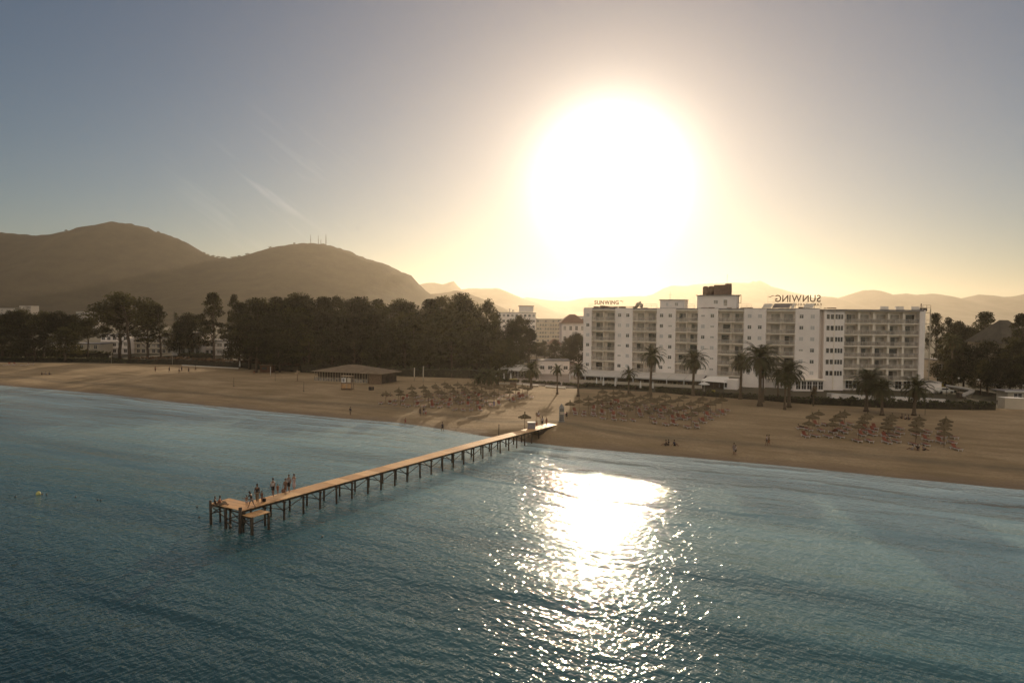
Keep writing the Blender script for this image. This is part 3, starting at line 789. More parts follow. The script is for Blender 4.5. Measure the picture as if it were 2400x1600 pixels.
for i in range(nb_):
    x = .25 + i*2.25
    gp = JP(x, 1); zb = min(-1.2, ground_z(gp.x, gp.y)-.5) if ground_z(gp.x, gp.y) < .1 else ground_z(gp.x, gp.y)-.4
    if deck_z(x) - ground_z(gp.x, gp.y) < .95: break
    for y in (.06, PW-.06):
        post(x + rg.uniform(-.08,.08), y, deck_z(x)-.07, zb, .105)
    MB().tube([(x,-.12,deck_z(x)-.33),(x,PW+.12,deck_z(x)-.33)], .07, 6).build('crossbeam', JW, jetty)
    if ground_z(gp.x, gp.y) < -.0:
        d1 = 1 if i % 2 else -1
        MB().tube([(x, .0, deck_z(x)-.3 if d1 > 0 else .95), (x+2.25, .0, .95 if d1 > 0 else deck_z(x)-.3)], .045, 5).build('brace', JW, jetty)
        if i % 2 == 0: MB().tube([(x, .05, .75), (x, PW, deck_z(x)-.35)], .045, 5).build('brace', JW, jetty)
# stout posts of the sea end, some rising above the deck
for x, y, zt, r in ((-.05, PW+2.42, 2.25, .13), (2.0, PW+2.35, 1.94, .10), (-.02, PW+.25, 1.95, .14), (1.95, PW+.2, 1.95, .10), (-.12, PW*.02+.0, 2.28, .155), (.1, -1.25, 1.6, .14), (1.9, -1.25, 1.6, .12), (.9, PW+2.35, 1.94, .10)):
    post(x, y, zt, -2.4, r, .06)
for a_, b_ in (((0, PW+2.4, 1.75), (0, PW+.2, .95)), ((0, PW+2.4, 1.05), (0, PW+.2, 1.7)), ((0, PW+.2, 1.0), (0, .1, .75)), ((0, PW+.2, .85), (0, .1, 1.6)), ((0, .1, 1.35), (0, -1.2, .8)), ((0, .05, .85), (0, -1.2, 1.35)), ((.1, -1.25, .95), (1.9, -1.25, 1.15)), ((0, PW+2.4, 1.0), (2, PW+2.4, 1.7)), ((1.95, PW+2.3, 1.5), (1.95, PW+.1, .9)), ((-.05, PW+.2, .75), (.0, PW-.6, .25))):
    MB().tube([a_, b_], .05, 5).build('brace', JW, jetty)

# dark strips added as shade under the deck sides where it meets the sand
MB().box(PL-6.5, PL-.05, .03, .045, 1.0, 1.58).box(PL-6.5, PL-.05, PW-.045, PW-.03, 1.0, 1.58).build('shade_strip', JW, jetty)
# ------------------------------------------------------------------ trees
def leafmat(name, c0, c1, c2, rough=.7):
    t = NT(name, c1, rough, .3)
    at = t.N.new('ShaderNodeAttribute'); at.attribute_name = 'tone'
    oi = t.N.new('ShaderNodeObjectInfo')
    f = t.math('ADD', t.math('MULTIPLY', at.outputs['Fac'], .7), t.math('MULTIPLY', oi.outputs['Random'], .45))
    c = t.ramp(f, [(0.0, c0), (.55, c1), (1.0, c2)]); t.color(c)
    # leaves let some light through
    tr_ = t.N.new('ShaderNodeBsdfTranslucent'); t.L.new(c, tr_.inputs[0])
    mx = t.N.new('ShaderNodeMixShader'); mx.inputs[0].default_value = .4
    t.L.new(t.b.outputs[0], mx.inputs[1]); t.L.new(tr_.outputs[0], mx.inputs[2])
    t.L.new(mx.outputs[0], t.N['Material Output'].inputs[0])
    return t.m
PINE = leafmat('pine_needles', (.007,.007,.002), (.026,.025,.007), (.095,.085,.026))
OLIVE = leafmat('broad_leaves', (.03,.032,.013), (.06,.062,.026), (.11,.105,.045))
PALM = leafmat('palm_leaf', (.028,.034,.012), (.055,.058,.022), (.10,.092,.040))
DRYP = leafmat('dry_palm_leaf', (.09,.06,.03), (.14,.095,.05), (.2,.15,.08))
def clump_mesh(clumps, n_per, size, seed, name, flat=.5):
    """many small leaf faces scattered through a crown made of clumps (centre, radius, squash)"""
    rg = random.Random(seed); vs = []; fs = []; tone = []
    for (cx, cy, cz, r, sq) in clumps:
        ct = rg.uniform(.0, .75)
        n = int(n_per * r * r)
        for _ in range(n):
            a = rg.uniform(0, 2*math.pi); u = rg.uniform(-1, 1); rr = r * (rg.random() ** .38)
            s_ = math.sqrt(1-u*u)
            p = Vector((cx + rr*s_*math.cos(a), cy + rr*s_*math.sin(a), cz + rr*u*sq))
            p += Vector(noise.noise_vector(p*.7)) * .25
            nrm = Vector((rg.gauss(0,1), rg.gauss(0,1), rg.gauss(0,1)+flat)).normalized()
            t_ = nrm.orthogonal().normalized(); q = rg.uniform(0, 6.28); t_ = (Matrix.Rotation(q, 3, nrm) @ t_); b_ = nrm.cross(t_)
            l = size*rg.uniform(.6, 1.5); w_ = l*rg.uniform(.35, .7)
            i = len(vs); vs += [p - t_*l*.5, p + b_*w_*.5, p + t_*l*.5, p - b_*w_*.5]; fs.append((i, i+1, i+2, i+3))
            tn = max(0, min(1, ct + rg.uniform(-.12, .22))); tone += [tn]*4
    me = bpy.data.meshes.new(name); me.from_pydata(vs, [], fs); me.update()
    at = me.attributes.new('tone', 'FLOAT', 'POINT'); at.data.foreach_set('value', tone); return me
def pine_proto(seed, h, rad, style):
    """style: 'umbrella' flat-topped, 'tall' with gaps between limbs, 'round' dense to low down"""
    rg = random.Random(seed)
    tr_ = MB(); cl = []
    lean = (rg.uniform(-.08, .08)*h, rg.uniform(-.08, .08)*h)
    pts = []; n = 7
    for i in range(n): 
        f = i/(n-1); pts.append((lean[0]*f*f + rg.uniform(-.12,.12), lean[1]*f*f + rg.uniform(-.12,.12), h*.9*f))
    tr_.tube(pts, [.30*h/15*(1-.75*i/(n-1))+.05 for i in range(n)], 8)
    z0 = {'umbrella': .58, 'tall': .42, 'round': .24}[style]
    nl = {'umbrella': 13, 'tall': 15, 'round': 22}[style]
    for k in range(nl):
        f = z0 + (1-z0)*(k+.5)/nl
        a = k*2.4 + rg.uniform(-.5, .5)
        if style == 'umbrella': R_ = rad*(.55+.45*math.sin(math.pi*min(1, (f-z0)/(1-z0)*.75+.15)))
        elif style == 'tall': R_ = rad*rg.uniform(.55, 1.0)*(1.15-.75*(f-z0)/(1-z0))
        else: R_ = rad*(1.0-.6*((f-z0)/(1-z0))**2)
        R_ *= rg.uniform(.75, 1.05)
        if f > .93: R_ *= .3
        bx_, by_ = lean[0]*f*f, lean[1]*f*f
        sx_, sz = math.cos(a), h*f
        e = (bx_+R_*math.cos(a)*.82, by_+R_*math.sin(a)*.82, h*f + rg.uniform(.0, .5)*h*.05)
        st_ = (bx_, by_, h*max(.2, f-.16))
        mid = ((st_[0]+e[0])/2, (st_[1]+e[1])/2, (st_[2]*.6+e[2]*.4))
        tr_.tube([st_, mid, e], [.11*h/15, .08*h/15, .03], 5)
        cr = rad*{'umbrella': .40, 'tall': .33, 'round': .42}[style]*rg.uniform(.8, 1.2)
        cl.append((e[0]*.95, e[1]*.95, e[2]+.25, cr, .55))
        for _ in range(2):
            b_ = rg.uniform(-.8, .8); q = rg.uniform(.45, 1.05)
            cl.append((bx_+R_*q*math.cos(a+b_), by_+R_*q*math.sin(a+b_), h*f+rg.uniform(-.4, .9), cr*rg.uniform(.45, .85), .6))
    cl.append((lean[0], lean[1], h*.96, rad*.36, .6))
    root = empty('pine_tree'); tr_.build('trunk', BARK, root, True)
    me = clump_mesh(cl, 62 if style != 'round' else 46, .42, seed, 'crown')
    link(me, 'crown', PINE, root); root['ph'] = h
    return root
protos = {('umbrella',0): pine_proto(1, 15, 6.5, 'umbrella'), ('umbrella',1): pine_proto(2, 15, 5.5, 'umbrella'), ('tall',0): pine_proto(3, 16, 4.6, 'tall'),
          ('tall',1): pine_proto(4, 16, 4.0, 'tall'), ('round',0): pine_proto(5, 14, 5.6, 'round'), ('round',1): pine_proto(6, 14, 6.2, 'round'), ('round',2): pine_proto(8, 14, 5.0, 'round')}
used_p = set()
PH = {'umbrella': 15.3, 'tall': 16.0, 'round': 14.3}; PR = {'umbrella': 6.0, 'tall': 4.4, 'round': 5.2}
def put_pine(px, ytop, Y, width_px, style, v, label, group='pines behind the beach', zg=1.6, rz=None, cat='tree', nm=None):
    key = (style, v); p = D(px, ytop, Y)
    sc_z = (p.z - zg)/PH[style]; sc_x = width_px/1600*Y*.5/PR[style]
    rz = rz if rz is not None else (px*1.7) % 6.28
    if key not in used_p: o = protos[key]; used_p.add(key); o.location = (p.x, Y, zg); o.rotation_euler = (0, 0, rz); o.scale = (sc_x, sc_x, sc_z)
    else: o = copy_tree(protos[key], (p.x, Y, zg), rz, (sc_x, sc_x, sc_z))
    if nm: o.name = nm
    return tag(o, label, cat, group)
ORD = ['first','second','third','fourth','fifth','sixth','seventh','eighth','ninth','tenth','eleventh','twelfth','thirteenth','fourteenth','fifteenth','sixteenth']
# far left block of low dark crowns
for i, (px, yt, w_) in enumerate([(-18,738,90),(22,734,80),(60,733,80),(100,735,75),(140,738,75),(176,742,80),(205,752,70)]):
    put_pine(px, yt, 262+((i*37)%11), w_*1.05, 'umbrella', i % 2, '%s pine from the left frame edge in the low dark row' % ORD[i])
for i, (px, yt, w_) in enumerate([(5,768,90),(80,770,80),(150,772,80)]):
    put_pine(px, yt, 250, w_, 'round', i % 3, 'lower bushy pine under the dark row at the far left, %s from the edge' % ORD[i])
put_pine(302, 698, 258, 148, 'umbrella', 0, 'broad flat topped pine standing alone before the left apartment block', rz=.6)
put_pine(280, 720, 266, 100, 'tall', 0, 'thin pine leaning behind the broad flat topped pine on the left')
put_pine(376, 724, 256, 62, 'tall', 1, 'small open pine right of the broad flat topped pine')
put_pine(345, 748, 262, 80, 'tall', 0, 'low ragged pine between the broad pine and the white block')
put_pine(452, 741, 285, 80, 'round', 1, 'rounded dark pine rising behind the white apartment block roof')
put_pine(420, 758, 290, 60, 'round', 0, 'low rounded tree behind the left end of the white block')
put_pine(500, 694, 252, 74, 'tall', 0, 'tall pine with twin rounded tops left of the dense wood', rz=2.1)
put_pine(541, 698, 258, 52, 'tall', 1, 'slender dark pine top just left of the dense wood')
put_pine(560, 716, 248, 80, 'tall', 0, 'open pine at the left end of the dense wood', rz=4.0)
back = [(598,709,90),(640,705,92),(678,701,92),(715,701,92),(752,703,90),(795,702,90),(838,707,88),(880,710,86),(922,713,86),(962,716,84),(1003,708,84),(1040,702,80),(1078,699,82),(1108,712,66),(1136,714,60)]
for i, (px, yt, w_) in enumerate(back):
    put_pine(px, yt, 238+((i*53)%13), w_*(1.12 if i % 3 else 1.3), ('round','umbrella','tall')[(i*2) % 3], i % 2, 'tall pine on the skyline of the dense wood, %s from its left end' % ORD[i])
mid_ = [(585,752,80),(628,745,84),(668,742,84),(712,740,86),(756,738,86),(800,741,86),(845,742,86),(888,744,86),(930,748,84),(970,748,84),(1012,742,84),(1052,738,80),(1092,740,76),(1124,745,64)]
for i, (px, yt, w_) in enumerate(mid_):
    put_pine(px, yt, 221+((i*29)%9), w_*1.25, 'round', i % 3, 'bushy pine filling the middle of the dense wood, %s from its left' % ORD[i])
low = [(600,792,64),(655,786,70),(725,790,66),(778,784,70),(832,790,66),(890,786,72),(950,788,70),(1000,790,70),(1060,780,72),(1118,782,70),(1150,792,56)]
for i, (px, yt, w_) in enumerate(low):
    put_pine(px, yt, 208+((i*17)%7), w_*1.1, 'round' if i % 2 else 'tall', i % 2, 'low leafy tree at the front foot of the dense wood, %s from left' % ORD[i])
put_pine(1168, 757, 212, 62, 'round', 2, 'round pine just left of the pale hazy building')
put_pine(1222, 746, 218, 74, 'umbrella', 1, 'wide flat pine crown before the pale hazy building', rz=1.1)
put_pine(1200, 762, 214, 74, 'round', 0, 'dense dark pine at the right end of the dense wood')
put_pine(1240, 776, 216, 60, 'tall', 1, 'open pine reaching right at the end of the dense wood', rz=3.3)
put_pine(1185, 800, 203, 60, 'round', 1, 'low shrubby pine behind the beach cafe')
# between the wood and the hotel
put_pine(1357, 785, 235, 50, 'round', 1, 'rounded tree against the left side of the hotel', group=None, nm='round_tree')
put_pine(1335, 796, 245, 46, 'round', 0, 'hazy rounded tree below the hipped villa', group=None, nm='round_tree')
put_pine(1300, 800, 250, 34, 'round', 2, 'small hazy tree left of the hipped villa', group=None, nm='round_tree')
put_pine(1275, 802, 240, 40, 'tall', 1, 'slender street tree left of the hotel on a bare trunk', group=None, nm='street_tree')
put_pine(1256, 806, 232, 44, 'umbrella', 1, 'flat street tree beside the end of the dense wood', group=None, nm='street_tree')
# right of the hotel
rt = [(2198,741,52,'tall',0,215,'tall open pine rising just right of the hotel end'),(2222,752,52,'tall',1,205,'ragged pine right of the hotel, second along'),
      (2248,762,56,'round',0,200,'dark tree left of the sprawling eucalyptus'),(2303,738,80,'tall',0,212,'sprawling open eucalyptus with sky showing through its top'),
      (2340,762,50,'tall',1,205,'thin tree right of the sprawling eucalyptus'),(2398,744,70,'tall',0,172,'tall pine cut by the right frame edge'),
      (2280,775,80,'round',1,196,'dense tree under the sprawling eucalyptus'),(2215,790,60,'round',2,186,'dark bushy tree beside the beige annex wall'),
      (2262,812,70,'round',0,176,'lower dark tree behind the water slide'),(2318,806,80,'round',1,172,'broad dark tree behind the white signboard'),
      (2370,800,80,'round',2,168,'broad dark tree below the hipped roof house'),(2405,830,60,'round',0,160,'low dark tree at the right frame edge'),
      (2345,845,64,'round',1,163,'low bush tree above the beach kiosk'),(2300,848,50,'round',2,166,'low bush tree beside the white signboard'),(2232,845,40,'round',0,172,'low bush tree behind the parked vehicles')]
for px, yt, w_, st_, v, Y, lab in rt:
    put_pine(px, yt, Y, w_*1.1, st_, v, lab, group='trees right of the hotel', nm='broadleaf_tree')
# row of little trees on the saddle of the hills
for i, (px, yt, w_) in enumerate([(478,588,7),(487,593,8),(500,598,8),(512,600,10),(524,600,12),(545,599,10),(553,601,8),(562,599,8),(580,594,8),(155,538,7),(183,533,6),(372,543,6),(634,579,7),(690,570,5)]):
    p = D(px, yt+5, 1900); 
    o = copy_tree(protos[('umbrella', i % 2)], (p.x, 1899, interp([(D(a,b,1900).x, D(a,b,1900).z) for a,b in HA], p.x)-5.5), i*1.3, (w_*1.9/16,)*2 + (.62,))
    tag(o, 'tiny tree on the skyline of the left hills, %s of those counted from left' % ORD[sorted([478,487,500,512,524,545,553,562,580,155,183,372,634,690]).index(px)], 'tree', 'trees on the hill skyline')

# ------------------------------------------------------------------ palms
def palm_proto(seed, h, R_, nf, dry=14, droop=1.0):
    rg = random.Random(seed); root = empty('palm_tree')
    tb = MB(); n = 14; pts = []; rad = []
    lx, ly = rg.uniform(-.25,.25), rg.uniform(-.25,.25)
    for i in range(n):
        f = i/(n-1); pts.append((lx*f*f, ly*f*f, h*f)); rad.append((.30-.10*min(1,f*3))*(1+.05*(i%2)) + (.16 if f > .93 else 0) + (.12 if i == 0 else 0))
    tb.tube(pts, rad, 10); tb.build('trunk', PBARK, root, True)
    def fronds(count, lo, hi, L_, seed2, drp):
        rg = random.Random(seed2); vs = []; fs = []; tone = []
        for k in range(count):
            a = k*2.399 + rg.uniform(-.2,.2); el = lo + (hi-lo)*((k+.5)/count) + rg.uniform(-.1,.1)
            L = L_*rg.uniform(.85, 1.1); d = Vector((math.cos(a), math.sin(a), 0)); p = Vector((lx, ly, h)); tn = rg.uniform(.1,.9)
            seg = 9; spine = [p.copy()]; e = el
            for s_ in range(seg):
                e -= (drp*rg.uniform(.7,1.2))*(.06+.030*s_); p = p + (d*math.cos(e) + Vector((0,0,1))*math.sin(e))*(L/seg); spine.append(p.copy())
            side = Vector((-d.y, d.x, 0))
            for s_ in range(seg):
                A, B = spine[s_], spine[s_+1]
                i = len(vs); w0 = .05*(1-s_/seg)+.015; vs += [A-side*w0, A+side*w0, B+side*w0*.9, B-side*w0*.9]; fs.append((i,i+1,i+2,i+3)); tone += [tn]*4
                if s_ < 1: continue
                dirn = (B-A).normalized(); up = side.cross(dirn)
                for q in range(4):
                    b0 = A + (B-A)*(q/4); f = (s_+q/4)/seg
                    ll = L*.20*math.sin(math.pi*min(1, .18+.82*f))*rg.uniform(.85,1.1)+.05
                    for sg in (-1, 1):
                        tip = b0 + side*sg*ll*.80 + dirn*ll*.55 - Vector((0,0,1))*ll*.22*rg.uniform(.3,1.5) + up*0
                        wv = dirn*.05; i = len(vs); vs += [b0-wv, b0+wv, tip]; fs.append((i,i+1,i+2)); tone += [max(0,min(1,tn+rg.uniform(-.2,.2)))]*3
        me = bpy.data.meshes.new('crown'); me.from_pydata(vs, [], fs); me.update()
        at = me.attributes.new('tone','FLOAT','POINT'); at.data.foreach_set('value', tone); return me
    link(fronds(nf, -.35, 1.35, R_, seed+50, droop), 'crown', PALM, root)
    if dry: link(fronds(dry, -1.15, -.5, R_*.62, seed+90, .6), 'dead_fronds', DRYP, root)
    return root
pp = {0: palm_proto(31, 8.0, 3.1, 38), 1: palm_proto(32, 8.0, 3.2, 58, 18), 2: palm_proto(33, 8.0, 2.9, 28, 6, 1.1)}
pu = set()
def put_palm(cx, cy, bx, by, width_px, v, label, z=None):
    b = on_sand(bx, by) if z is None else G(bx, by, z)
    top = D(cx, cy, b.y); hgt = top.z - b.z
    sc = hgt/8.0; sw = width_px/1600*b.y*.5/2.2
    if v not in pu: o = pp[v]; pu.add(v); o.location = b; 
    else: o = copy_tree(pp[v], b)
    o.scale = (sw, sw, sc); o.rotation_euler = ((0, math.atan2(top.x-b.x, hgt), (bx*1.3) % 6.28) if False else (0, 0, (bx*1.3) % 6.28))
    for ch in o.children:
        if ch.name.startswith('crown') or ch.name.startswith('dead'):
            ch.scale = (1, 1, sw/sc); ch.location = (0, 0, 8.0*(1-sw/sc))
    return tag(o, label, 'palm tree', 'palms along the beach')
P_ = [(1240,866,1245,909,54,0,'bushy palm left of the street opening, nearest the dense wood'),
 (1306,866,1306,923,36,2,'slim palm standing midway in the street opening'),
 (1352,866,1355,929,46,2,'slim palm at the left corner of the hotel terrace'),
 (1472,876,1473,925,42,2,'smallest palm before the terrace awning'),
 (1524,832,1524,926,60,0,'tall thick palm before the terrace middle'),
 (1623,842,1624,927,64,0,'tall slender palm left of the beach bar'),
 (1734,846,1735,935,58,0,'tall palm at the right side of the beach bar'),
 (1790,838,1781,951,82,1,'largest bushy palm, crown covering four hotel storeys'),
 (1787,872,1788,942,44,2,'palm hidden behind the largest bushy palm'),
 (1853,872,1849,954,72,1,'dense palm right of the largest palm'),
 (1826,880,1823,940,40,2,'thin palm between the two densest palms'),
 (1841,893,1839,960,46,2,'short front palm below the dense palm pair'),
 (2034,893,2030,964,74,1,'tall dark palm left of the three before the side wing'),
 (2072,912,2067,972,62,1,'lower dark palm in the middle of three before the side wing'),
 (2144,908,2142,973,72,0,'palm right of the three before the side wing')]
for p in P_: put_palm(*p)
BG = [(1140,882,1142,905,50,0,'short palm behind the left parasol cluster'),(1118,888,1120,903,40,2,'small palm left of the beach cafe canopy'),(1165,880,1167,904,44,2,'palm standing before the beach cafe canopy'),
      (413,738,413,830,22,2,'lone thin palm rising behind the left apartment block'),(2234,800,2238,905,56,1,'tall dark palm behind the parked vehicles')]
for a in BG[:3]: put_palm(*a)
for cx, cy, bx, by, w_, v, lab in BG[3:]:
    Y = 300 if cx < 1000 else 172
    p = D(cx, cy, Y); o = copy_tree(pp[v], (p.x, Y, 1.6)); sc = (p.z-1.6)/8; sw = w_/1600*Y*.5/3
    o.scale = (sw, sw, sc)
    for ch in o.children:
        if not ch.name.startswith('trunk'): ch.scale = (1,1,sw/sc); ch.location = (0,0,8*(1-sw/sc))
    tag(o, lab, 'palm tree', 'palms along the beach')
# small dead palm trunk
b = on_sand(1906, 951); o = empty('dead_palm', b, 0, 'small dead palm with a ragged brown head before the side wing', 'palm tree')
MB().tube([(0,0,0),(.05,0,1.2),(0,.05,2.6),(.1,0,3.1)], [.17,.14,.15,.1], 8).build('trunk', PBARK, o, True)
link(clump_mesh([(.05,0,3.3,.75,1.1),(.1,.1,2.6,.6,1.0)], 260, .35, 9, 'crown'), 'crown', DRYP, o)

# ------------------------------------------------------------------ hedges and shrubs behind the sand
def hedge(pxs, z0, hgt, dep, name, label, seed, m, dens=46, leaf=.22, cat='hedge', back=0):
    """hedge following the sand's back edge through photo points"""
    pts = [G(a, b, 1.7) for a, b in pxs]; rg = random.Random(seed)
    org = pts[len(pts)//2]; root = empty(name, (org.x, org.y, z0), 0, label, cat)
    core = MB(); vs = []; fs = []; tone = []
    for i in range(len(pts)-1):
        A, B = pts[i], pts[i+1]; ln_ = (B-A).length; dirv = (B-A).normalized(); nrm = Vector((-dirv.y, dirv.x, 0))
        if nrm.y < 0: nrm = -nrm
        k = max(1, int(ln_/2.0))
        for q in range(k):
            a0 = A + dirv*ln_*q/k + nrm*(back+.15); a1 = A + dirv*ln_*(q+1)/k + nrm*(back+.15); hh = hgt*rg.uniform(.72, .9); dd = nrm*dep*.8
            c_ = [a0, a1, a1+dd, a0+dd]; core.add([Vector((p.x-org.x, p.y-org.y, 0)) for p in c_] + [Vector((p.x-org.x, p.y-org.y, hh)) for p in c_], [(4,5,6,7),(0,1,5,4),(1,2,6,5),(2,3,7,6),(3,0,4,7)])
        for _ in range(int(ln_*dens)):
            f = rg.random(); d2 = rg.random()*dep; z = rg.random()**.6*hgt*(1+.28*noise.noise((A.x+f*ln_, seed, .3)))
            p = A + dirv*ln_*f + nrm*(back+d2) - Vector((org.x, org.y, 0)); p.z = z
            n_ = Vector((rg.gauss(0,1), rg.gauss(0,1), rg.gauss(0,1)+.6)).normalized(); t_ = n_.orthogonal(); b_ = n_.cross(t_); l = leaf*rg.uniform(.6,1.7)
            i0 = len(vs); vs += [p-t_*l, p+b_*l*.5, p+t_*l, p-b_*l*.5]; fs.append((i0,i0+1,i0+2,i0+3)); tone += [rg.uniform(0,1)]*4
    core.build('stems', mat('hedge_stems', (.035,.03,.018), .95, .4, 1.5), root)
    me = bpy.data.meshes.new('foliage'); me.from_pydata(vs, [], fs); me.update()
    at = me.attributes.new('tone','FLOAT','POINT'); at.data.foreach_set('value', tone); link(me, 'foliage', m, root)
    return root
hedge([(1535,918),(1600,925),(1690,931),(1760,936),(1840,943),(1900,947)], 1.6, 1.25, 1.4, 'clipped_hedge', 'low dark hedge along the sand from the terrace to the side wing', 1, OLIVE)
hedge([(1905,948),(1980,951),(2060,955),(2140,957),(2230,960),(2335,961)], 1.6, 1.7, 1.8, 'clipped_hedge', 'taller dark hedge along the sand at the right of the beach', 2, OLIVE)
hedge([(-20,846),(60,845),(150,846),(240,848),(300,852)], 1.6, 1.4, 2.5, 'low_shrubs', 'dark shrubs under the pines at the far left of the beach', 3, OLIVE, 30, .3)
hedge([(300,852),(440,855),(560,862),(640,868),(700,872)], 1.6, 2.3, 5.0, 'low_shrubs', 'reddish brown scrub strip below the white apartment block', 4, leafmat('rusty_scrub', (.05,.028,.015), (.085,.05,.028), (.12,.08,.045)), 34, .3)
hedge([(705,872),(800,876),(900,880),(1000,884),(1100,886),(1180,893)], 1.6, 2.8, 5.0, 'low_shrubs', 'shrub strip at the foot of the dense wood behind the pavilion', 5, OLIVE, 34, .3)
hedge([(1130,896),(1200,899),(1290,905),(1345,910)], 1.6, .7, 1.0, 'clipped_hedge', 'very low hedge across the end of the street opening', 6, OLIVE, 40, .18, back=5)
hedge([(1370,905),(1440,909),(1520,915)], 1.6, .9, 1.0, 'clipped_hedge', 'short green hedge before the left half of the terrace', 7, OLIVE, 50, .18, back=.8)
hedge([(400,838),(440,839),(475,840)], 1.6, 1.8, 2.5, 'clipped_hedge', 'trimmed hedge right under the arched roof of the white block', 8, OLIVE, 40, .3, back=4)
hedge([(560,856),(700,861),(840,866),(980,870),(1100,874),(1200,882)], 1.6, 4.6, 4.0, 'undergrowth', 'dark undergrowth deep inside the dense wood behind its trunks', 9, OLIVE, 26, .45, cat='undergrowth', back=2)
hedge([(-20,838),(120,839),(240,841)], 1.6, 2.6, 3.0, 'undergrowth', 'dark undergrowth below the low pine row at the far left', 10, OLIVE, 22, .45, cat='undergrowth', back=3)
# ------------------------------------------------------------------ thatched parasols and sun loungers
STRAW = mat('straw_thatch', (.10,.072,.036), .95, .35, 7.0, bump=.03, bscale=14)
rg = random.Random(77)
par0 = empty('thatched_parasol')
MB().tube([(0,0,-.3),(0,0,2.25)], [.05,.045], 6).build('pole', WOOD, par0)
def thatch(rad, zt, zb, n=22, seed=0):
    r_ = random.Random(seed)
    jj = {}
    def jit(i, k):
        if (i, k) not in jj: jj[(i, k)] = (r_.uniform(-.07,.07)*(i/3.0), r_.uniform(-.06,.05)*(1 if i else .2))
        return jj[(i, k)]
    prof = [(.05, zt), (rad*.33, zt-(zt-zb)*.42), (rad*.68, zt-(zt-zb)*.74), (rad, zb), (rad*.97, zb-.13), (rad*.6, zb+.04), (.06, zt-.28)]
    return MB().lathe(prof, n, jit=jit, cap=False)
cnp = thatch(1.12, 2.72, 2.16).build('canopy', STRAW, par0)
tf = MB()
for k in range(9):
    a = k*.7; tf.tube([(0,0,2.62),(.05*math.cos(a),.05*math.sin(a),2.85),(.13*math.cos(a),.13*math.sin(a),2.98+.05*(k%3))], [.03,.03,.008], 4)
tf.build('tuft', STRAW, cnp)
bed0 = empty('sun_lounger')
WPL = mat('white_plastic', (.66,.62,.58), .45, .06, 2)
REDF = mat('red_lounger_fabric', (.20,.06,.035), .85, .15, 3)
m_ = MB(); m_.box(-.33,-.28,-.95,.95,.27,.33); m_.box(.28,.33,-.95,.95,.27,.33); m_.box(-.28,.28,-.95,-.89,.27,.33); m_.box(-.28,.28,.89,.95,.27,.33)
m_.build('frame', WPL, bed0)
for x in (-.3,.3):
    for y in (-.75,.72): MB().box(x-.03,x+.03,y-.04,y+.04,0,.268).build('leg', WPL, bed0)
MB().box(-.275,.275,-.88,.28,.335,.365).build('seat', REDF, bed0)
bk = MB(); c_, s_ = math.cos(R(48)), math.sin(R(48))
bk.add([(-.275,.30,.34),(.275,.30,.34),(.275,.30+.72*c_,.34+.72*s_),(-.275,.30+.72*c_,.34+.72*s_),(-.275,.34,.31),(.275,.34,.31),(.275,.34+.72*c_,.31+.72*s_),(-.275,.34+.72*c_,.31+.72*s_)], [(0,1,2,3),(7,6,5,4),(0,4,5,1),(1,5,6,2),(2,6,7,3),(3,7,4,0)])
bk.build('backrest', REDF, bed0)
bedf = empty('sun_lounger')      # the same lounger folded flat
for ch in bed0.children:
    c2 = ch.copy(); C.objects.link(c2); c2.parent = bedf
    if c2.name.startswith('backrest'): c2.data = MB().box(-.275,.275,.30,.88,.335,.366).mesh('backrest'); c2.data.materials.append(REDF)
def zpx(z, off, pts): return [(off[0]+x/z, off[1]+y/z) for x, y in pts]
CL = {'left': zpx(6.19, (900,870), [(25,258),(215,235),(240,270),(400,210),(415,245),(430,285),(570,200),(600,240),(640,275),(650,300),(740,185),(760,210),(790,245),(840,270),(880,305),(880,160),(920,190),(960,215),(1010,260),(1040,280),(1090,340),(1070,175),(1120,205),(1180,240),(1210,270),(1290,300),(1340,345),(1220,165),(1280,190),(1310,215),(1360,250),(1420,275),(1490,310),(1410,170),(1470,200),(1530,230),(1600,185),(1660,210),(1740,245),(1820,275),(1830,200),(1910,240),(2010,205),(2080,230),(1600,300)]),
 'middle': zpx(6.03, (1330,900), [(40,240),(170,210),(295,185),(300,255),(430,150),(430,230),(500,95),(545,140),(550,205),(570,290),(650,110),(655,175),(700,245),(785,155),(810,225),(850,295),(735,95),(885,135),(935,190),(965,255),(1035,165),(1085,235),(1160,320),(1130,135),(1180,200),(1265,280),(1295,185),(1370,255),(1385,155),(1440,340),(1460,220),(1560,295),(1570,200),(1650,165),(1640,285),(1740,245),(1755,370),(1850,220),(1850,325),(1915,190),(1940,300),(2025,260),(2100,235),(2185,205),(1230,215)]),
 'right': zpx(5.88, (1850,940), [(410,130),(320,180),(270,235),(760,130),(705,175),(645,205),(600,245),(1075,170),(1045,195),(1010,228),(960,280),(1425,180),(1390,215),(1370,255),(1360,300),(1795,210),(1770,240),(1760,285),(1745,330),(2160,230),(2140,275),(2135,322),(2140,370)])}
WHERE = {'left': 'crowded cluster left of the jetty foot', 'middle': 'big cluster before the hotel terrace', 'right': 'spaced cluster at the beach right'}
used0 = [False, False, False]
rowpx = {'left': 34, 'middle': 26, 'right': 1000}
def place(kind, i, loc, rz, sc=1.0):
    src = (par0, bed0, bedf)[i]
    if not used0[i]: used0[i] = True; src.location = loc; src.rotation_euler = (0,0,rz); src.scale = (sc,)*3; return src
    return copy_tree(src, loc, rz, sc)
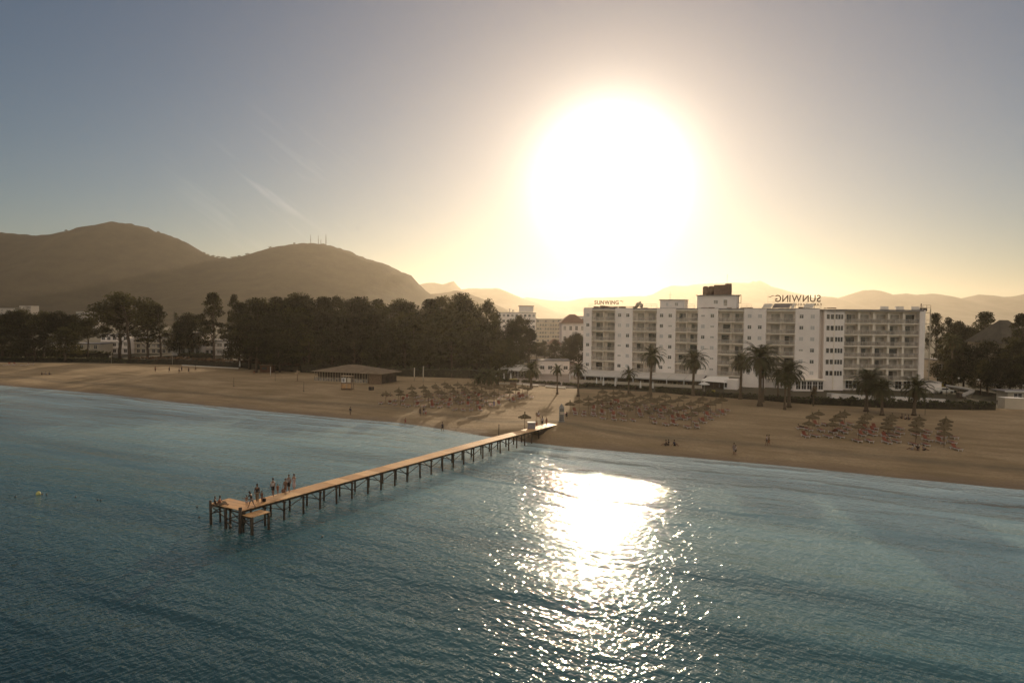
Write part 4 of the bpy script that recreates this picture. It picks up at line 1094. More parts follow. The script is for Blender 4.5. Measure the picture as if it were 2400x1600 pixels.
for cn, pts in CL.items():
    W_ = []
    for (px, py) in pts:
        zc = 1.7+2.35; p = G(px, py, zc); p.z = ground_z(p.x, p.y); W_.append(p)
    # rows counted from the sea: by distance from the shoreline
    order = sorted(range(len(W_)), key=lambda i: t_shore(W_[i].x, W_[i].y))
    nrow = 5 if cn != 'right' else 4
    per = math.ceil(len(order)/nrow); rows = [sorted(order[k*per:(k+1)*per], key=lambda i: pts[i][0]) for k in range(nrow)]
    for r_i, row in enumerate(rows):
        for c_i, i in enumerate(row):
            p = W_[i]; rowname = ['seaward row', 'second row', 'third row', 'fourth row', 'landward row'][r_i if r_i < nrow-1 else 4]
            lab = 'thatched parasol, %s from left in the %s, %s' % (ORD[c_i], rowname, WHERE[cn])
            o = place('p', 0, p, rg.uniform(0, 6.28), rg.uniform(.86, 1.0)); tag(o, lab, 'parasol', 'thatched parasols, ' + WHERE[cn])
            o.rotation_euler = (rg.uniform(-.03,.03), rg.uniform(-.03,.03), o.rotation_euler[2])
            for sgn, side in ((-1,'left'), (1,'right')):
                if rg.random() < (.06 if cn != 'right' else .12): continue
                base = rg.uniform(-.18,.18) + (math.pi if rg.random() < .08 else 0)
                q = p + Vector((sgn*rg.uniform(.75,1.0), -rg.uniform(.4,1.5), 0)); q.z = ground_z(q.x, q.y)+.01
                flat = rg.random() < .68
                b_ = place('b', 2 if flat else 1, q, base + (math.pi if False else 0))
                tag(b_, '%s red lounger %s of the %s parasol in the %s, %s' % ('flat' if flat else 'upright', side, ORD[c_i], rowname, {'left':'left cluster','middle':'middle cluster','right':'right cluster'}[cn]), 'sun lounger', 'red sun loungers in the %s cluster' % cn)
# lone parasols
def lone(px, py, lab, zc=4.05, sc=1.0):
    p = G(px, py, zc); p.z = ground_z(p.x, p.y); o = place('p', 0, p, px, sc); tag(o, lab, 'parasol')
lone(1230, 972, 'single thatched parasol standing beside the jetty near the white booth', 3.6, 1.0)
# loungers at the far left edge of the beach
for k, px in enumerate((14, 21, 30, 36, 55, 72)):
    p = on_sand(px, 857 - (k % 2)*2); o = copy_tree(bed0 if k % 2 else bedf, p, .4*k, 1.0); tag(o, 'reddish lounger near the far left shrubs, %s from the frame edge' % ORD[k], 'sun lounger', 'red loungers at the far left')

# ------------------------------------------------------------------ beach furniture
def post_obj(name, px, py, h, r, m, lab, cat='post', extra=None, loc=None):
    p = loc if loc is not None else on_sand(px, py); root = empty(name, p, 0, lab, cat)
    MB().tube([(0,0,-.2),(0,0,h*.5),(.02,0,h)], [r, r*.95, r*.85], 8).build('shaft', m, root, True)
    if extra: extra(root, h)
    return root
def cap(root, h): MB().lathe([(.02,h+.22),(.10,h+.12),(.09,h+.02),(.03,h)], 10).build('cap', DARKM, root)
def collar(root, h): MB().box(-.12,.12,-.12,.12,-.02,.12).build('foot', DARKM, root)
post_obj('marker_pole', 1169, 1020, 2.45, .06, DARKM, 'brown marker pole rising beside the jetty at the waterline', 'pole', collar, loc=Vector((G(1169,1017,1.5).x, G(1169,1017,1.5).y, .6)))
post_obj('net_post', 548, 905, 2.2, .05, DARKM, 'thin dark post on the open sand, furthest left of two', 'post', collar)
post_obj('net_post', 712, 917, 2.3, .05, DARKM, 'thin dark post on the sand left of the lifeguard tower', 'post', collar)
post_obj('net_post', 645, 893, 2.0, .04, DARKM, 'thin short post with a dark top on the sand', 'post', cap)
post_obj('white_post', 634, 880, 2.6, .06, WHITE2, 'white post before the brown hut', 'post', cap)
post_obj('white_post', 731, 872, 2.4, .06, WHITE2, 'white post at the left corner of the beach pavilion', 'post', cap)
post_obj('tall_pole', 654, 873, 5.5, .05, DARKM, 'tall thin pole right of the brown hut', 'pole', cap)
post_obj('tall_pole', 531, 852, 5.5, .05, WHITE2, 'tall thin pale pole before the white apartment block', 'pole', cap)
post_obj('tall_pole', 105, 850, 5.0, .05, DARKM, 'thin pole near the far left low wall', 'pole', cap)
post_obj('tall_pole', 261, 851, 4.5, .05, CREAM, 'thin pale pole under the broad flat topped pine', 'pole', cap)
post_obj('tall_pole', 404, 855, 4.0, .05, CREAM, 'thin pale pole below the clipped hedge of the white block', 'pole', cap)
post_obj('tall_pole', 2168, 972, 5.0, .04, DARKM, 'thin pole right of the three palms before the side wing', 'pole', cap)
for k, (px, py, h) in enumerate([(992,894,4.2),(971,892,3.6)]):
    post_obj('pale_column', px, py, h, .15, CREAM, 'pale column at the foot of the wood, %s of a pair' % ('right' if not k else 'left'), 'column', collar)
# closed white parasols
def closed(px, py, h, lab, m=WHITE2):
    root = empty('closed_parasol', on_sand(px, py), 0, lab, 'parasol')
    MB().tube([(0,0,-.2),(0,0,h)], .035, 6).build('pole', DARKM, root)
    MB().lathe([(.05,h+.05),(.12,h-.3),(.2,h*.55),(.26,h*.30),(.2,h*.26)], 10).build('folded_canopy', m, root, True)
closed(350, 850, 2.3, 'closed white parasol at the back of the beach, left of the players')
closed(562, 864, 2.6, 'closed white parasol right of the beach players')
for k, px in enumerate((1163, 1181, 1197)): 
    closed(px, 893, 2.2, 'closed pale parasol before the beach cafe canopy, %s of three' % ORD[k])
for k, (px, py) in enumerate([(1414,909),(1442,911),(1501,914),(1530,915),(1398,905)]): closed(px, py, 2.8 if k < 2 else 2.2, 'closed pale parasol standing before the hotel terrace, %s from left' % ORD[[1414,1442,1501,1530,1398].index(px) if px != 1398 else 4] if px != 1398 else 'closed small parasol at the left end of the hotel terrace')
op = empty('white_parasol', on_sand(1650, 922), 0, 'open white parasol at the left front of the beach bar', 'parasol')
MB().tube([(0,0,-.2),(0,0,2.7)], .04, 6).build('pole', WHITE2, op)
MB().lathe([(.03,2.85),(.7,2.55),(1.35,2.25),(1.33,2.12),(.68,2.45),(.03,2.72)], 10).build('canopy', WHITE2, op)
# lifeguard tower with notice boards
b = on_sand(812, 914); sc = b.y/1600
lt = empty('lifeguard_tower', b, -.1, 'wooden lifeguard tower with pale notice boards before the pavilion', 'tower')
wd_ = 1.25
for x in (-wd_, wd_):
    for y in (0, 1.5): MB().tube([(x,y,-.2),(x*.96,y,3.3)], .07, 6).build('post', WOOD, lt)
MB().box(-wd_-.1, wd_+.1, -.12, 1.6, .22, .34).box(-wd_-.1, wd_+.1, -.1, 1.6, 1.62, 1.74).build('floor', WOOD, lt)
MB().box(-wd_-.15, wd_+.15, -.2, 1.7, 3.28, 3.40).build('roof', WOODL, lt)
ORB = mat('orange_board', (.42,.25,.12), .8, .2, 3)
for x0, x1, z0, z1, m2 in ((-1.15,-.12,.42,1.52,ORB),(.25,1.12,.45,1.52,ORB),(-1.15,-.15,1.85,2.95,WHITE2),(.25,1.1,1.85,2.95,CREAM)):
    MB().box(x0, x1, -.16, -.10, z0, z1).build('notice_board', m2, lt)
MB().box(-.95,-.4,-.175,-.163,2.0,2.8).build('notice', GREYR, lt)
# big hipped pavilion with glazed fence
c0 = on_sand(737, 893); c1 = on_sand(862, 899)
PV = c1-c0; pw = PV.length; pa = math.atan2(PV.y, PV.x)
pav = empty('beach_pavilion', c0, pa, 'wide beach pavilion with brown hipped roof and slatted glass front', 'pavilion')
pd = 9.0
rm_ = MB(); e = .7; zt, zb = 4.55, 2.75
rm_.add([(-e,-e,zb),(pw+e+4,-e,zb),(pw+e+4,pd+e,zb),(-e,pd+e,zb),(pw*.5,pd*.45,zt),(pw*.66,pd*.45,zt),(-e,-e,zb-.14),(pw+e+4,-e,zb-.14),(pw+e+4,pd+e,zb-.14),(-e,pd+e,zb-.14)],
 [(0,1,5,4),(1,2,5),(2,3,4,5),(3,0,4),(9,8,7,6),(0,6,7,1),(1,7,8,2),(2,8,9,3),(3,9,6,0)])
rm_.build('roof', mat('brown_roof_felt', (.17,.125,.08), .95, .2, .8), pav)
MB().box(-.3, pw+.1, -.62, -.5, 2.62, 2.80).build('fascia', CREAM, pav)
MB().box(.3, pw+3.5, 1.2, pd-.2, 0, 2.6).build('inner_wall', mat('pavilion_dark', (.075,.055,.04), .9, .4, .6), pav)
MB().box(pw+.06, pw+3.9, .3, .45, 0, 2.59).build('side_boarding', WOOD, pav)
n = 20
for q in range(n+1):
    x = pw*q/n; MB().box(x-.045, x+.045, -.05, .05, 0, 2.58).build('post', mat('pale_post', (.40,.31,.20), .8, .15), pav)
MB().box(0, pw, -.03, .03, .0, .22).box(0, pw, -.02, .02, 1.15, 1.2).build('rail', mat('pale_post', (.40,.31,.20)), pav)
MB().box(.05, pw-.05, -.008, .008, .23, 1.14).build('glass', GRAIL, pav)
# brown hut
hb = on_sand(624, 873); hut = empty('wooden_hut', hb, 0, 'small dark brown wooden hut at the back of the beach', 'hut')
MB().box(-1.9, 1.9, 0, 2.5, 0, 2.2).build('wall', mat('brown_boards', (.10,.045,.022), .85, .25, 1.5), hut)
MB().box(-2.1, 2.1, -.2, 2.7, 2.203, 2.34).build('roof', WOOD, hut)
MB().box(-1.3, .2, -.03, 0, .9, 1.7).build('hatch', DARKM, hut)
# thin tree-like sign post
sp = empty('wooden_signpost', on_sand(697, 893), 0, 'dark wooden post with boards nailed near its top', 'sign')
MB().tube([(0,0,-.2),(.03,0,3.0)], [.13,.1], 8).build('post', WOOD, sp)
MB().box(-.7,.15,-.16,-.11,2.0,2.35).box(-.2,.75,-.17,-.115,2.45,2.75).build('board', WOODL, sp)
MB().box(-.5,1.6,-.4,.3,-.05,.06).build('base_plank', WOOD, sp)
# bin box
bn = empty('litter_box', on_sand(870, 914), 0, 'dark box on the sand right of the lifeguard tower', 'box')
MB().lathe([(.62,0),(.66,.1),(.66,.75),(.60,.8)], 4, (0,0,0)).build('body', DARKM, bn); MB().box(-.5,.5,-.5,.5,.805,.88).build('lid', WOOD, bn)
# booth on the jetty with white top
bo = empty('white_booth', JP(PL-6.6, 1.35, 1.90), math.atan2(ax.y, ax.x)-.9, 'small white topped booth standing on the landward end of the jetty', 'booth')
MB().box(-.55,.55,-.4,.4,0,.95).build('counter', mat('grey_boards', (.22,.20,.21), .8, .15), bo); MB().box(-.65,.65,-.5,.5,.953,1.05).build('top', WHITE2, bo)
# pointed grey column at the root of the jetty
tb = empty('pointed_column', on_sand(1316, 988), .1, 'tall grey barred column with pointed cap at the root of the jetty', 'column')
GB = mat('grey_panel', (.20,.20,.19), .8, .2, 2)
MB().box(-.5,.5,-.4,.4,0,.14).build('base', GREYR, tb)
MB().box(-.36,.36,-.3,.3,.143,2.3).build('body', GB, tb)
for k in range(7): MB().box(-.42,.42,-.36,.36,.3+k*.3,.36+k*.3).build('band', DARKM, tb)
MB().lathe([(.52,2.32),(.44,2.42),(.04,3.05)], 4).build('cap', GB, tb)
MB().box(-.3,.3,-.375,-.363,1.25,1.75).build('plaque', CREAM, tb)
# lifeguard chair frame above the booth
lc = empty('lookout_chair', on_sand(1262, 999), .2, 'spindly lookout chair with a ladder behind the jetty booth', 'chair')
for x in (-.4,.4):
    for y in (-.35,.35): MB().tube([(x*1.3,y*1.3,-.1),(x*.7,y*.7,1.7)], .035, 5).build('leg', WOODL, lc)
MB().box(-.4,.4,-.35,.35,1.7,1.76).build('seat', WOODL, lc); MB().box(-.4,.4,.3,.35,1.76,2.3).build('backrest', WOODL, lc)
# yellow bin and litter by the bar
yb = empty('yellow_bin', on_sand(1672, 925), 0, 'yellow bin beside the beach bar hedge', 'bin')
MB().lathe([(.38,0),(.45,1.0),(.42,1.1),(.3,1.15)], 10).build('body', mat('yellow_plastic', (.42,.33,.06), .5, .1), yb)
MB().box(-.3,.3,-.3,.3,1.16,1.22).build('lid', DARKM, yb)
yk = empty('yellow_kiosk_flag', on_sand(1203, 906), 0, 'small yellow topped stand behind the left parasol cluster', 'stand')
MB().box(-.8,.8,-.5,.5,0,1.1).build('counter', WOOD, yk); MB().box(-1,1,-.7,.7,1.9,2.0).build('top', mat('yellow_plastic', (.42,.33,.06)), yk)
for x in (-.9,.9): MB().box(x-.03,x+.03,-.03,.03,1.1,1.9).build('post', WOOD, yk)
# low walls
def low_wall(pxs, h, lab, m, z0=1.6, th=.3, nm='low_wall', back=0.0):
    pts = [G(a, b, 1.7) for a, b in pxs]; o = pts[0]; root = empty(nm, (o.x, o.y, z0), 0, lab, 'wall'); mb = MB(); cp_ = MB()
    vs = [];
    for p in pts: vs += [(p.x-o.x, p.y-o.y+back, 0), (p.x-o.x, p.y-o.y+back, h), (p.x-o.x, p.y-o.y+back+th, h), (p.x-o.x, p.y-o.y+back+th, 0)]
    fs = []
    for i in range(len(pts)-1):
        for k in range(3): fs.append((4*i+k, 4*(i+1)+k, 4*(i+1)+k+1, 4*i+k+1))
    fs += [(0,1,2,3), (4*(len(pts)-1)+3, 4*(len(pts)-1)+2, 4*(len(pts)-1)+1, 4*(len(pts)-1))]
    mb.add(vs, fs); mb.build('body', m, root)
    vs = []
    for p in pts: vs += [(p.x-o.x, p.y-o.y+back-.05, h+.003), (p.x-o.x, p.y-o.y+back-.05, h+.09), (p.x-o.x, p.y-o.y+back+th+.05, h+.09), (p.x-o.x, p.y-o.y+back+th+.05, h+.003)]
    cp_.add(vs, fs + [(4*i+3, 4*(i+1)+3, 4*(i+1), 4*i) for i in range(len(pts)-1)]); cp_.build('coping', WHITE2, root)
    return root
low_wall([(62,839),(150,840),(238,842)], 1.0, 'long pale low wall under the pines at the far left', CREAM, back=6)
low_wall([(428,857),(500,861),(560,864)], .35, 'bright kerb like wall edging the sand behind the players', CREAM, back=-.6)
low_wall([(1165,899),(1225,902),(1262,905)], .3, 'thin pale kerb behind the left parasol cluster', CREAM, back=-.8)
low_wall([(1278,906.5),(1300,908),(1325,910)], .3, 'thin pale kerb across the street opening', CREAM, back=-.8)
low_wall([(2355,958),(2405,960)], 2.3, 'pale square wall of the beach kiosk at the right frame edge', CREAM, th=2.0, nm='kiosk_wall', back=0)
low_wall([(1960,935),(2040,938),(2170,944),(2230,948)], .9, 'pale garden wall before the side wing', WHITE, back=2.0)

# ------------------------------------------------------------------ other buildings
def block(px0, px1, ytop, Y, dep, lab, floors, wins, m=WHITE, nm='apartment_building', roofm=GREYR, hip=0, cat='building', zg=1.6, win=(1.3,1.4), bal=True, flatcap=True, group=None):
    p0, p1 = D(px0, ytop, Y), D(px1, ytop, Y); wd2 = p1.x-p0.x; h = (p0.z+p1.z)/2-zg
    root = empty(nm, (p0.x, Y, zg), 0, lab, cat, group)
    MB().box(0, wd2, 0, dep, 0, h).build('wall', m, root)
    if hip:
        e = .8; MB().add([(-e,-e,h+.003),(wd2+e,-e,h+.003),(wd2+e,dep+e,h+.003),(-e,dep+e,h+.003),(wd2*.38,dep*.5,h+hip),(wd2*.62,dep*.5,h+hip)], [(0,1,5,4),(1,2,5),(2,3,4,5),(3,0,4),(3,2,1,0)]).build('roof', roofm, root)
    elif flatcap: MB().box(-.2, wd2+.2, -.2, dep+.2, h+.003, h+.3).build('roof', roofm, root)
    fh = h/floors
    rg2 = random.Random(int(px0))
    for f in range(floors):
        for k in range(wins):
            x = wd2*(k+.5)/wins
            window(root, x, 0, fh*(f+.5), win[0], win[1], 'd' if rg2.random() < .75 else 'c')
        if bal and f: MB().box(.1, wd2-.1, -.5, -.003, fh*f-.14, fh*f).build('ledge', m, root)
    return root
block(236, 300, 785, 300, 12, 'plain low white block hidden behind the flat topped pine', 3, 5, nm='apartment_building')
lb = block(306, 402, 792, 305, 12, 'recessed pale middle part of the low white apartments', 3, 8, m=CREAM)
ab = block(402, 472, 781, 292, 12, 'white apartment block with an arched roof vault', 2, 4, win=(1.5,2.4))
zz = ab.children[0].data.vertices; hmax = max(v.co.z for v in zz); wmax = max(v.co.x for v in zz)
vm = MB(); nn = 12
for q in range(nn+1):
    a_ = math.pi*q/nn; vm.v += [(wmax*.30-math.cos(a_)*wmax*.22, .2, hmax+.3+math.sin(a_)*1.9), (wmax*.30-math.cos(a_)*wmax*.22, 9, hmax+.3+math.sin(a_)*1.9)]
vm.f = [(2*q, 2*q+2, 2*q+3, 2*q+1) for q in range(nn)] + [tuple(2*q for q in range(nn, -1, -1))]
vm.build('vault', WHITE, ab); MB().box(wmax*.45, wmax*.97, 1.0, 8, hmax+.31, hmax+2.3).build('penthouse', WHITE, ab)
gb = block(476, 600, 800, 296, 12, 'stepped white apartment block with a gable behind the tall pines', 2, 8, win=(2.0,1.3))
w_ = max(v.co.x for v in gb.children[0].data.vertices); h_ = max(v.co.z for v in gb.children[0].data.vertices)
MB().add([(0,.3,h_+.31),(w_*.75,.3,h_+.31),(w_*.38,.3,h_+4.2),(0,.3,h_+3.6),(0,8,h_+.31),(w_*.75,8,h_+.31),(w_*.38,8,h_+4.2),(0,8,h_+3.6)], [(0,1,2,3),(7,6,5,4),(1,5,6,2),(2,6,7,3),(3,7,4,0)]).build('gable', WHITE, gb)
block(118, 232, 806, 290, 10, 'low pale building barely visible through the far left pines', 2, 7, m=CREAM)
block(45, 58, 716.5, 900, 16, 'far pale tower above the left pines, left of two', 6, 3, m=FARW, bal=False, win=(1.6,1.6))
block(60.5, 72, 716.5, 905, 16, 'far pale tower above the left pines, right of two', 6, 3, m=FARW, bal=False, win=(1.6,1.6))
block(-10, 42, 722, 880, 14, 'far low pale block above the far left pine crowns', 4, 9, m=FARW, bal=False, win=(1.6,1.6))
block(178, 208, 730, 700, 14, 'far pale block left of the broad flat topped pine', 4, 8, m=FARW, bal=False, win=(1.4,1.4))
block(209, 228, 733, 690, 14, 'small far pale block right beside the broad flat topped pine', 4, 5, m=FARW, bal=False, win=(1.4,1.4))
cb = block(1166, 1256, 733, 420, 20, 'hazy mauve apartment building behind the right end of the wood', 6, 9, m=WHITE, bal=False)
hh = max(v.co.z for v in cb.children[0].data.vertices); ww = max(v.co.x for v in cb.children[0].data.vertices)
MB().box(ww*.56, ww*.93, 2, 14, hh+.31, hh+3.8).build('penthouse', WHITE, cb); MB().box(ww*.54, ww*.95, 1.8, 14.2, hh+3.81, hh+4.2).build('slab', RUST, cb)
MB().box(ww*.30, ww*.33, 3, 6, hh+.31, hh+2.4).build('chimney', WHITE, cb); MB().box(ww*.38, ww*.42, 3, 6, hh+.31, hh+1.6).build('chimney', WHITE, cb)
block(1258, 1330, 748, 480, 20, 'long hazy yellowish building beyond the street opening', 6, 12, m=CREAM, bal=False)
hv = block(1317, 1372, 757, 262, 14, 'hazy pinkish villa with hipped roof left of the hotel', 4, 4, m=WHITE, hip=3.4, roofm=TILE, win=(.9,1.5), bal=False)
block(1345, 1372, 742, 330, 12, 'upper hazy building with flat overhang just left of the hotel', 6, 3, m=WHITE, bal=False)
block(1288, 1313, 806, 262, 10, 'low pinkish house with tiled roof across the street opening', 2, 4, m=WHITE, hip=1.8, roofm=TILE, bal=False)
block(1222, 1290, 822, 255, 10, 'long low pale building behind the street palms', 2, 8, m=CREAM, bal=False)
block(1262, 1335, 846, 214, 8, 'low mauve walled store between the palms and the hotel', 1, 4, m=WHITE, bal=False, win=(1.2,1.0))
cf = block(1180, 1262, 868, 201, 8, 'beach cafe under a pale sloping canopy left of the street', 1, 6, m=mat('dark_interior', (.10,.075,.055)), nm='beach_cafe', cat='cafe', bal=False, flatcap=False)
ww = max(v.co.x for v in cf.children[0].data.vertices)
MB().add([(-2,-4,2.35),(ww-3,-4,2.35),(ww-3,2,3.7),(1,2,3.7),(-2,-4,2.25),(ww-3,-4,2.25),(ww-3,2,3.6),(1,2,3.6)], [(0,1,2,3),(7,6,5,4),(0,4,5,1),(1,5,6,2),(2,6,7,3),(3,7,4,0)]).build('canopy', mat('awning_canvas', (.52,.49,.45)), cf)
for k in range(4): MB().box(-1.6+k*2.9, -1.5+k*2.9, -3.8, -3.7, 0, 2.24).build('post', WHITE2, cf)
# right side
block(2196, 2232, 845, 190, 8, 'beige annex wall right of the hotel end', 2, 3, m=CREAM, bal=False)
hr = block(2352, 2440, 806, 178, 14, 'house with big dark hipped roof at the right frame edge', 3, 5, m=CREAM, hip=6.2, roofm=mat('dark_roof', (.07,.06,.045), .9, .2, .5), bal=False)
block(2330, 2362, 803, 186, 6, 'small pale roof room left of the hipped roof house', 3, 2, m=WHITE, bal=False)
kk = empty('beach_kiosk', G(2372, 942, 1.6), 0, 'pale beach kiosk with long white edged flat roof at the right frame edge', 'kiosk')
MB().box(-2, 8, -.5, 4, 2.35, 2.5).build('roof', GREYR, kk); MB().box(-2.05, 8.05, -.62, -.52, 2.3, 2.52).build('roof_edge', WHITE2, kk)
MB().box(-1, 7, 0, 3.5, 0, 2.34).build('wall', CREAM, kk)
window(kk, 1.2, 0, 1.3, 1.8, 1.2, 'd'); window(kk, 4.2, 0, 1.3, 1.8, 1.2, 'd')
sg = empty('white_signboard', G(2328, 925, 1.7), 0, 'blank white signboard on two posts among the trees at right', 'sign')
MB().box(-1.3,1.3,-.04,.04,2.1,2.7).build('board', WHITE2, sg)
for x in (-1.2,1.2): MB().box(x-.05,x+.05,.05,.13,0,2.7).build('post', WOOD, sg)
# curved water slide
ws = empty('water_slide', G(2270, 934, 1.7), 0, 'pale curved slide chute sweeping round before the right hand trees', 'slide')
sm_ = MB(); path = [(-3.4,6,2.9),(-1.6,5.6,2.7),(.6,5.0,2.45),(2.4,3.8,2.15),(2.6,2.2,1.8),(1.2,1.0,1.45),(-.6,.4,1.1),(-1.6,-.4,.7)]
vs = []; 
for i, p in enumerate(path):
    a, b2 = Vector(path[max(0,i-1)]), Vector(path[min(len(path)-1,i+1)]); d2 = (b2-a); d2.z = 0; d2.normalize(); sd = Vector((-d2.y, d2.x, 0)); p = Vector(p)
    for w2, z2 in ((-.75,.55),(-.62,.5),(-.5,.08),(0,0),(.5,.08),(.62,.5),(.75,.55),(.7,-.1),(0,-.25),(-.7,-.1)): vs.append(p+sd*w2+Vector((0,0,z2)))
k_ = 10; sm_.add(vs, [(i*k_+j, i*k_+(j+1)%k_, (i+1)*k_+(j+1)%k_, (i+1)*k_+j) for i in range(len(path)-1) for j in range(k_)])
sm_.build('chute', mat('worn_slide', (.30,.28,.25), .6, .1), ws, True); ws.scale = (.7,.7,.8)
for p in path[::2]: MB().tube([(p[0],p[1],0),(p[0],p[1],p[2]-.2)], .09, 6).build('post', DARKM, ws)
MB().box(-1.4,.8,2.2,4.2,0,1.5).build('base', mat('dark_interior', (.10,.075,.055)), ws)
# globe street lamps among the trees
for k, (px, py, h, lab) in enumerate([(2214,915,3.2,'globe lamp right of the beige annex'),(2246,920,3.4,'globe lamp behind the water slide'),(2292,925,3.4,'globe lamp left of the white signboard')]):
    q = G(px, py, 1.7); r = empty('street_lamp', q, 0, lab, 'lamp', 'globe lamps at the right')
    MB().tube([(0,0,0),(0,0,h)], .05, 6).build('pole', DARKM, r); MB().lathe([(.02,h+.42),(.16,h+.36),(.22,h+.2),(.16,h+.05),(.05,h)], 10).build('globe', WHITE2, r, True)
# parked vehicles
def car(px, py, rz, col, lab, L=4.2, Wd=1.75, van=False, z=1.62):
    p = G(px, py, z); r = empty('parked_van' if van else 'parked_car', p, rz, lab, 'van' if van else 'car')
    H = 2.0 if van else 1.42
    side = ([(-2.1,.35),(-2.15,.9),(-1.9,1.9),(1.3,1.95),(1.75,1.15),(2.1,1.0),(2.15,.4)] if van else [(-2.05,.35),(-2.1,.75),(-1.75,.92),(-1.3,1.38),(.45,1.42),(1.15,.98),(2.0,.82),(2.1,.4)])
    m_ = MB(); n = len(side); vs = []
    for y, s2 in ((-Wd/2,1.0),(-Wd/2+.08,1),(Wd/2-.08,1),(Wd/2,1.0)):
        for x, z2 in side: vs.append((x*(.98 if abs(y) == Wd/2 else 1), y, z2 if abs(y) != Wd/2 else min(z2, z2*.97)))
    m_.add(vs, [tuple(range(n-1,-1,-1)), tuple(3*n+i for i in range(n))] + [(k*n+i, k*n+(i+1)%n, (k+1)*n+(i+1)%n, (k+1)*n+i) for k in range(3) for i in range(n)])
    m_.build('body', mat('paint_'+lab.split()[0], col, .3, .04, 1, spec=.6), r)
    for y in (-Wd/2-.012, Wd/2-.0):
        m2 = MB(); m2.box(-1.2, .5, y, y+.012, .95, 1.3 if not van else 1.7); m2.build('side_window', GDARK, r)
    for x in (-1.35,1.35):
        for y in (-Wd/2+.02, Wd/2-.02):
            MB().tube([(x,y-.1,.32),(x,y+.1,.32)], .32, 14).build('wheel', mat('tyre', (.02,.02,.02), .9), r)
car(2212, 921, .1, (.6,.58,.52), 'white car parked right of the hotel annex')
car(2216, 912, .05, (.5,.38,.05), 'yellow van parked behind the white car', van=True)
car(1332, 842, .5, (.55,.52,.5), 'silver car glinting in the street left of the hotel', z=1.6)
car(1340, 855, .2, (.10,.05,.04), 'maroon car in the street below the silver one', z=1.6)
# boats and other small things out on the water
by = empty('mooring_buoy', G(90, 1158, 0), 0, 'pale yellow buoy floating alone at the far left', 'buoy')
MB().lathe([(.05,-.35),(.25,-.25),(.34,0),(.33,.2),(.22,.38),(.08,.44),(.06,.52)], 14).build('float', mat('buoy_yellow', (.42,.40,.14), .6, .15), by, True)
MB().tube([(0,0,.5),(.04,0,.6),(.1,0,.58)], .02, 5).build('ring', DARKM, by); by.scale = (.7,.7,.7)
for k, (px, py, lab) in enumerate([(36,1164,'tiny dark float left of the yellow buoy'),(99,1158,'tiny dark float just right of the yellow buoy'),(109,1159,'second tiny dark float right of the yellow buoy'),(177,1165,'tiny dark float between the buoy and the jetty, nearer the buoy'),(229,1172,'left one of two close tiny floats left of the jetty end'),(236,1173,'right one of two close tiny floats left of the jetty end'),(467,1212,'tiny dark float beside the left post of the jetty end'),(462,1188,'tiny dark float just left of the jetty platform'),(755,1258,'tiny dark float in the shaded water right of the jetty end')]):
    r = empty('small_float', G(px, py, 0), k, lab, 'float', 'tiny dark floats on the water'); r.scale = (.6,.6,.6)
    MB().lathe([(.02,-.1),(.12,-.04),(.15,.05),(.10,.16),(.03,.2)], 10).build('body', DARKM, r, True)
    MB().tube([(0,0,.18),(.02,0,.26)], .015, 4).build('ring', DARKM, r)
# masts on the hill
for k, (px, yt, yb, kind) in enumerate([(728,550,571,0),(746,551,571,0),(752,561,571,0),(764,549,573,1)]):
    p = D(px, yb, 1900); h = D(px, yt, 1900).z - p.z + 3
    r = empty('radio_mast', (p.x, 1900, p.z-3), 0, 'thin radio mast on the second hilltop, %s of four from the left' % ORD[k], 'mast', 'radio masts on the hilltop')
    w0 = 2.2 if kind else .7
    m_ = MB()
    for a in range(3):
        q = a*2.094; m_.tube([(w0*math.cos(q), w0*math.sin(q), 0), (w0*.35*math.cos(q), w0*.35*math.sin(q), h*.6), (.12*math.cos(q), .12*math.sin(q), h)], [.32,.28,.2], 4)
    for j in range(8):
        z = h*(j+1)/9; rr_ = max(.2, w0*(1-z/h)+.15); m_.box(-rr_, rr_, -rr_, rr_, z-.15, z+.15)
    m_.build('lattice', DARKM, r)
    MB().box(-.9,.9,-.9,.9,h*.45,h*.55).box(-.7,.7,-.7,.7,h*.7,h*.76).build('dish_cluster', WHITE2 if False else GREYR, r)
# ------------------------------------------------------------------ people
def skin(name, verts, edges, radii, m, parent, sub=1, root=0):
    me = bpy.data.meshes.new(name); me.from_pydata([tuple(v) for v in verts], edges, []); me.update()
    me.materials.append(m)
    o = bpy.data.objects.new(name, me); C.objects.link(o); o.parent = parent
    sk = o.modifiers.new('skin', 'SKIN'); sk.use_smooth_shade = True
    sv = me.skin_vertices[0].data
    for i, r in enumerate(radii):
        sv[i].radius = r if isinstance(r, tuple) else (r, r); sv[i].use_root = (i == root)
    s_ = o.modifiers.new('sub', 'SUBSURF'); s_.levels = sub; s_.render_levels = sub
    return o
SKINS = [mat('skin_tan', (.19,.10,.06), .6, .06), mat('skin_light', (.30,.175,.115), .6, .06), mat('skin_brown', (.13,.07,.045), .6, .06)]
HAIRS = [mat('dark_hair', (.022,.015,.011), .7, .3), mat('brown_hair', (.07,.04,.022), .7, .3), mat('fair_hair', (.28,.19,.10), .7, .3)]
CLO = {'black': BLACK, 'white': mat('white_cloth', (.48,.43,.40), .9, .06), 'grey': mat('grey_cloth', (.26,.23,.22), .9, .08), 'rust': mat('rust_cloth', (.26,.10,.05), .9, .1), 'navy': mat('navy_cloth', (.03,.035,.06), .9, .1), 'khaki': mat('khaki_cloth', (.20,.15,.10), .9, .1), 'pattern': mat('patterned_cloth', (.16,.09,.06), .9, .6, 9), 'pale': mat('pale_dress_cloth', (.46,.38,.38), .9, .06), 'red': mat('red_cloth', (.32,.06,.05), .9, .1), 'blue': mat('blue_cloth', (.16,.16,.30), .9, .1)}
